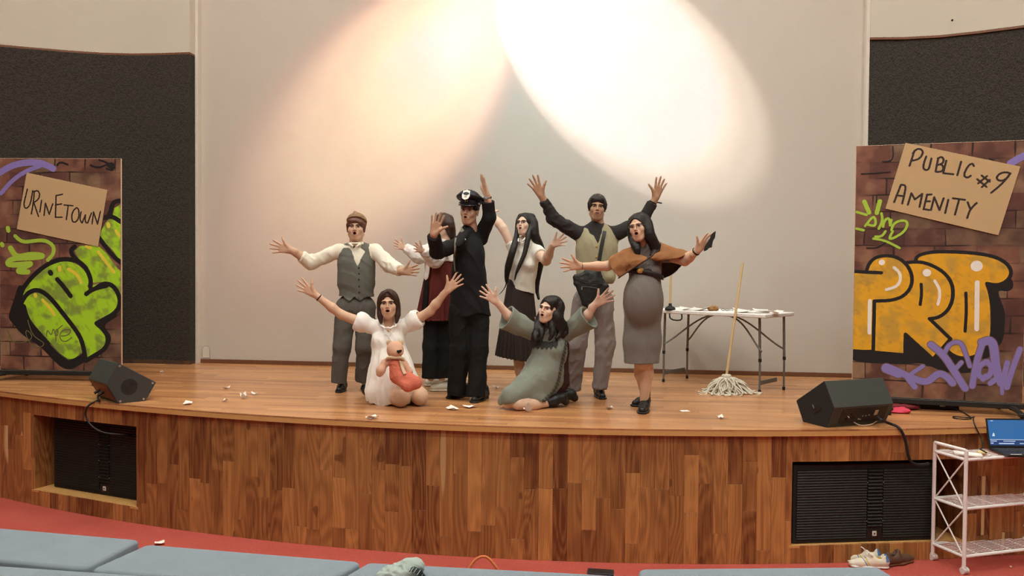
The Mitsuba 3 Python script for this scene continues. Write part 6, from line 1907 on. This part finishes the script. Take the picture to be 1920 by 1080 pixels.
S.cap(h(0, -.11, 0), h(0, -.20, .025), .056, .044, .01, sub=True)
m = S.mesh(.0055); wrinkle(m, .0075, np.array([[16, 4, 4.], [4, 12, 4], [2, 2, 4]]), 31); pleats(m, J(733, 680), 15, .017, J(730, 632)[2], J(730, 735)[2], 2)
F.add('dress', m, 'dress_white'); wd = m
fr_ = ring(h(0, -.172, .008), h.x, unit(h.f - .55 * h.u), .066, .072, 60); fr_ = fr_ + .004 * np.sin(np.arange(60) * .9)[:, None] * np.array([0, -.3, 1.0])
F.add('ruffle_collar', tube(fr_, .009, 7, True), 'dress_white')
for a, b in ((shl, el), (shr, er)):
    d = unit(b - a); x_ = unit(np.cross(d, [0, 1, 0])); F.add('sleeve_band', tube(ring(a + d * .135, x_, np.cross(d, x_), .060, .060), .008, 6, True), 'dress_white')
def on_dress(L, o): return np.array([surf(wd, x, y, 3, o) for x, y in L])
F.add('neck_slit', loft([on_dress([(728, 604), (727.5, 618), (728, 630)], .003), on_dress([(733, 604), (730, 618), (729, 630)], .003)], 8, .002, 3), 'sock_cream', True, 'open neck slit')
scene[[k for k in scene if k.endswith('neck_slit')][-1]]['bsdf'] = {'type': 'ref', 'id': 'pouch_brown'}
F.add('tie', cat(tube(spline(on_dress([(722, 626), (728, 628), (735, 625)], .008), 8), .004, 6), tube(spline(on_dress([(729, 628), (731, 634), (734, 641)], .008), 8), .0035, 6), tube(spline(on_dress([(728, 628), (728, 635), (727, 643)], .008), 8), .0035, 6)), 'dress_white')
F.add('lacing', cat(tube(on_dress([(727, 610), (733, 616)], .008), .003, 5), tube(on_dress([(733, 610), (727, 616)], .008), .003, 5), tube(on_dress([(727, 617), (732, 623)], .008), .003, 5)), 'dress_white')
sd = unit(f1 - k1)
F.add('sock', Solid().cap(f1 - sd * .03, f1 + [-.05, .035, .0], .041, .038, .02).mesh(.004), 'sock_cream')
S = Solid().cap(f1 + [-.055, .04, .045], f1 + [-.085, .065, .02], .048, .044, .03).cap(f1 + [-.06, .05, .03], f1 + [-.08, .12, -.008], .044, .034, .03); F.add('shoe', S.mesh(.005), 'shoe_black')
S = Solid().cap(f2 + [-.0, .04, .02], f2 + [-.0, .14, -.005], .044, .034, .03); F.add('shoe', S.mesh(.005), 'shoe_black')
band(F, wl, el - wl, .027, 'bracelet', 'button_dark', .006, .045)
S = F.hair_cap(Solid(), .012); F.face_cut(S, (.054, .094, .08), -.032, .094)
for i in (-1, 1):
    F.locks(S, [h(.045 * i, .085, .02), h(.074 * i, .035, .028), h(.078 * i, -.04, .012), h(.074 * i, -.10, .015), h(.066 * i, -.155, .03)], (.022, .021, .024, .028, .014))
    F.locks(S, [h(.006 * i, .112, .055), h(.032 * i, .088, .074), h(.058 * i, .045, .065), h(.070 * i, .0, .045)], (.012, .013, .014, .008))
F.locks(S, [h(0, .0, -.09), h(0, -.08, -.075), h(0, -.15, -.06)], (.06, .07, .04))
F.hair_done(S, 'hair_brown', .003)

# ---- the plush toy on her lap
mat('plush_peach', (0.62, 0.37, 0.25), 0.95, 0.1, sheen=0.5)
mat('plush_coral', (0.55, 0.150, 0.095), 0.9, 0.1, sheen=0.4)
mat('felt_sand', (0.56, 0.42, 0.27), 0.9)
t = thing('plush_toy', 'peach plush animal in coral dungarees sitting on the kneeling woman\'s lap', 'plush toy')
TY = 6.50
q_ = lambda x, y, d=0.0: at(x, y, TY + d)
S = Solid().ell(q_(741, 656), (.070, .062, .072), None, .02).ell(q_(744, 661, -.04), (.040, .034, .034), None, .03); hd = S.mesh(.004); obj('head', hd, 'plush_peach', t, True)
for x0, x1 in ((730, 726), (751, 756)):
    S = Solid().ell(q_(x0, 643, .02), (.024, .012, .028), None, .01); obj('ear', S.mesh(.004), 'felt_sand', t, True)
S = Solid().cap(q_(741, 672), q_(743, 690, .0), .040, .052, .03); S.cap(q_(722, 680, .0), q_(714, 694, -.03), .028, .034, .02).cap(q_(714, 694, -.03), q_(712, 700, -.03), .034, .030, .02).cap(q_(738, 676), q_(722, 680), .03, .028, .02)
S.cap(q_(744, 676), q_(757, 682, -.02), .03, .028, .02).cap(q_(757, 682, -.02), q_(768, 697, -.03), .028, .029, .02); obj('body', S.mesh(.005), 'plush_peach', t, True)
S = Solid().cap(q_(742, 684, -.015), q_(747, 703, -.02), .054, .070, .03).cap(q_(748, 705, -.02), q_(764, 724, -.11), .062, .046, .03).cap(q_(755, 705, -.02), q_(779, 716, -.10), .056, .046, .03).cap(q_(768, 724, -.11), q_(781, 720, -.11), .038, .040, .02)
m = S.mesh(.005); wrinkle(m, .004, 30 * np.eye(3), 3); obj('dungarees', m, 'plush_coral', t, True); dg = m
ns = Polygon([(-.016, .008), (.018, .010), (.016, -.004), (-.002, -.012), (-.014, -.003)]).buffer(.003)
m = extrude(ns, .006); sp = surf(hd, 748.5, 659, 3, .004); m.apply_transform(frame(sp, unit([1, 0, .1]), unit([0, 0, 1]), unit([0, -1, 0]))); obj('nose', m, 'button_dark', t, 40)
obj('collar', tube(spline([q_(724, 675, -.03), q_(731, 670, -.05), q_(741, 671, -.06), q_(752, 671, -.05), q_(758, 678, -.03)], 16), .012, 8), 'felt_sand', t)
obj('strap', loft([[surf(dg, 749, 676, 4, .006), surf(dg, 752, 690, 4, .006), surf(dg, 757, 702, 4, .006)], [surf(dg, 755, 676, 4, .006), surf(dg, 758, 690, 4, .006), surf(dg, 762, 700, 4, .006)]], 10, .004, 4), 'felt_sand', t, True)

# ---- the kneeling woman in grey-green
mat('linen_green', (0.215, 0.240, 0.200), 0.9, 0.15)
mat('lace_dark', (0.030, 0.034, 0.031), 0.8)
mat('linen_maroon', (0.040, 0.014, 0.012), 0.9)
F = Figure('kneeling woman in long grey-green embroidered dress with dark wavy hair, arms raised', 6.76, FAIR, True); J = F.J
h = F.head(J(1028.5, 580, -.06), -33, 8, 9, .220, (.0150, .0110), .95, 1.05)
F.neck(J(1036, 617, .02), .046)
shl, shr, hpl, hpr = J(1007, 626, .0), J(1062, 624, .05), J(1018, 712, .08), J(1046, 714, .12)
el, wl, er, wr = J(965, 606, -.10), J(931, 566, -.18), J(1094, 601, -.06), J(1117, 570, -.14)
F.arm(shl, el, wl, (.046, .038, .025)); F.arm(shr, er, wr, (.046, .038, .025))
F.hand(wl, J(903, 542, -.22) - wl, [.55, 0, 1], CAM, 1.02, 1.15, .04)
F.hand(wr, J(1147, 551, -.18) - wr, [-.45, 0, 1], CAM, 1.04, 1.15, .04)
k1, k2 = at(953, 756, ground(953, 768)[1]), at(972, 757, ground(975, 770)[1]); k1[2], k2[2] = .062, .062
f1, f2 = ground(1026, 765), ground(1044, 758); f1[2] = f2[2] = .042
F.S.cap(J(1036, 640, .04), J(1033, 715, .10), .085, .10, .03).cap(J(1024, 716, .06), k1 + [0, .03, .03], .09, .066, .03).cap(J(1042, 720, .08), k2 + [0, .03, .03], .09, .066, .03)
F.S.cap(k1, f2, .056, .034, .03).cap(k2, k2 * .5 + f1 * .5, .058, .056, .03).cap(k2 * .5 + f1 * .5, f1, .056, .034, .03)
F.skin_done()
FR = [-.5, -.86, 0]
S = F.torso(Solid(), shl, shr, hpl, hpr, .135, .125, .15, FR, .100)
bst = F.cs - UP * .13 + unit(FR) * .07
for i in (-1, 1):
    S.ell(bst + F.R_t[0] * .06 * i, (.060, .058, .055), None, .04)
S.cap(J(1030, 660, .0), J(1012, 715, .0), .135, .170, .05, [.3, 1, 0], 1.2).cap(J(1016, 705, -.02), at(966, 742, 6.56), .16, .105, .05, [0, .6, .6], 1.2).cap(J(1010, 720, .05), at(1000, 748, 6.66), .14, .12, .04, [0, .4, 1], 1.4).cap(at(960, 745, 6.56), at(950, 752, 6.62), .085, .070, .03)
hz = ground(960, 757)[2]
for a, e_, w_ in ((shl, el, wl), (shr, er, wr)):
    cpt = e_ * .52 + w_ * .48 - UP * .035; d = unit(cpt - a); x_ = unit(np.cross(d, [0, 1, 0]))
    S.cap(a, a * .4 + cpt * .6, .068, .086, .03, [0, 1, 0], 1.2).cap(a * .4 + cpt * .6, cpt + d * .03, .086, .112, .02, [0, 1, 0], 1.35); trim(S, cpt, d, .16)
    S.cap(a * .45 + cpt * .55, cpt + d * .03, .05, .102, .006, [0, 1, 0], 1.35, sub=True)
gz = .03
S.fn(lambda p: (.052 + .10 * np.clip(p[..., 0] - at(950, 750, 6.6)[0], -.2, .4) * 0 + .018 * np.sin(p[..., 0] * 26 + 1) - p[..., 2]), 'and')
S.cap(h(0, -.11, 0), h(0, -.20, .025), .052, .040, .01, sub=True)
S.cap(at(985, 775, 6.5), at(940, 778, 6.5), .075, .075, .02, sub=True)
m = S.mesh(.0055); wrinkle(m, .010, np.array([[6, 3, 5.], [-5, 4, 7], [2, 3, 2]]), 41); F.add('dress', m, 'linen_green'); gd = m
S = Solid().cap(J(1050, 650, .06), J(1044, 715, .08), .078, .105, .04).cap(J(1042, 715, .08), J(1036, 742, .05), .105, .09, .04).cut([0, 0, .04], [0, 0, -1]); m = S.mesh(.007); wrinkle(m, .008, 9 * np.eye(3), 3); F.add('underdress', m, 'linen_maroon', True, 'maroon underdress in the side slit')
def on_gown(L, o): return np.array([surf(gd, x, y, 3, o) for x, y in L])
lace = [on_gown([(996, 634), (1008, 637), (1022, 640), (1036, 640), (1046, 634)], .005)]
zg = []
for i, x in enumerate(np.linspace(995, 1046, 13)):
    zg.append((x, 648 + 3 * math.sin((x - 995) / 51 * 3.14) + (4.5 if i % 2 else -2)))
zz = on_gown(zg, .005); top = spline(lace[0], 13)
P = np.stack([top, top * .5 + zz * .5 + CAM * .003, zz]); F.add('lace_yoke', sheet(P[:, ::-1] if True else P, .003), 'lace_dark', 30, 'dark zigzag lace yoke')
pth = spline([(1062, 640, 0), (1060, 655, 0), (1056, 672, 0), (1052, 690, 0), (1049, 707, 0), (1044, 724, 0), (1034, 740, 0), (1020, 752, 0)], 19)[:, :2]
for i, (x, y) in enumerate(pth):
    try:
        a = on_gown([(x - 2.6, y - 2.6), (x + 2.6, y + 2.6)], .005); b = on_gown([(x + 2.6, y - 2.6), (x - 2.6, y + 2.6)], .005)
        F.add('cross_stitch', cat(tube(a, .0032, 5), tube(b, .0032, 5)), 'lace_dark')
    except Exception:
        pass
for f_ in (f1, f2):
    S = Solid().cap(f_ + [-.02, 0, .005], f_ + [.06, .02, .02], .042, .046, .02).cap(f_ + [.06, .02, .025], f_ + [.13, .05, .045], .046, .040, .02).cap(f_ + [.13, .05, .03], f_ + [.16, .08, .0], .040, .032, .02).cut([0, 0, .002], [0, 0, -1]); F.add('shoe', S.mesh(.005), 'shoe_black')
b = trimesh.creation.icosphere(2, .006); b.apply_translation(h(.080, -.042, .004)); F.add('earring', b, 'badge_silver')
S = F.hair_cap(Solid(), .011); F.face_cut(S, (.052, .092, .08), -.028, .094)
S.ell(h(.085, -.012, .012), np.array([.030, .040, .030]), h.R, .01, True)
F.locks(S, [h(-.05, .07, -.02), h(-.076, .0, -.02), h(-.075, -.08, -.01), J(1004, 626, -.09), J(1004, 638, -.12)], (.03, .028, .034, .038, .024))
F.locks(S, [h(.04, .08, -.03), h(.082, .02, -.05), h(.092, -.06, -.045), J(1059, 614, -.02), J(1056, 630, -.06)], (.05, .045, .045, .040, .018))
F.locks(S, [h(.06, .02, -.06), h(.085, -.07, -.03), J(1050, 616, -.07), J(1043, 634, -.11)], (.04, .04, .036, .014))
F.locks(S, [h(.05, -.05, -.05), h(.06, -.12, -.01), J(1036, 622, -.12), J(1030, 637, -.135)], (.04, .035, .028, .012))
F.locks(S, [h(-.05, -.05, -.03), h(-.05, -.13, .0), J(1016, 626, -.12), J(1014, 638, -.135)], (.035, .032, .028, .012))
F.locks(S, [h(0, .0, -.09), h(.02, -.08, -.08), J(1048, 622, .06)], (.06, .06, .05))
m = S.mesh(.0045); wrinkle(m, .006, 20 * np.eye(3), 9, 1, None, .2); wrinkle(m, .0022, stretch(h.u + .4 * h.x, 8, 60), 10, 1, None, .3); F.add('hair', m, 'hair_black')
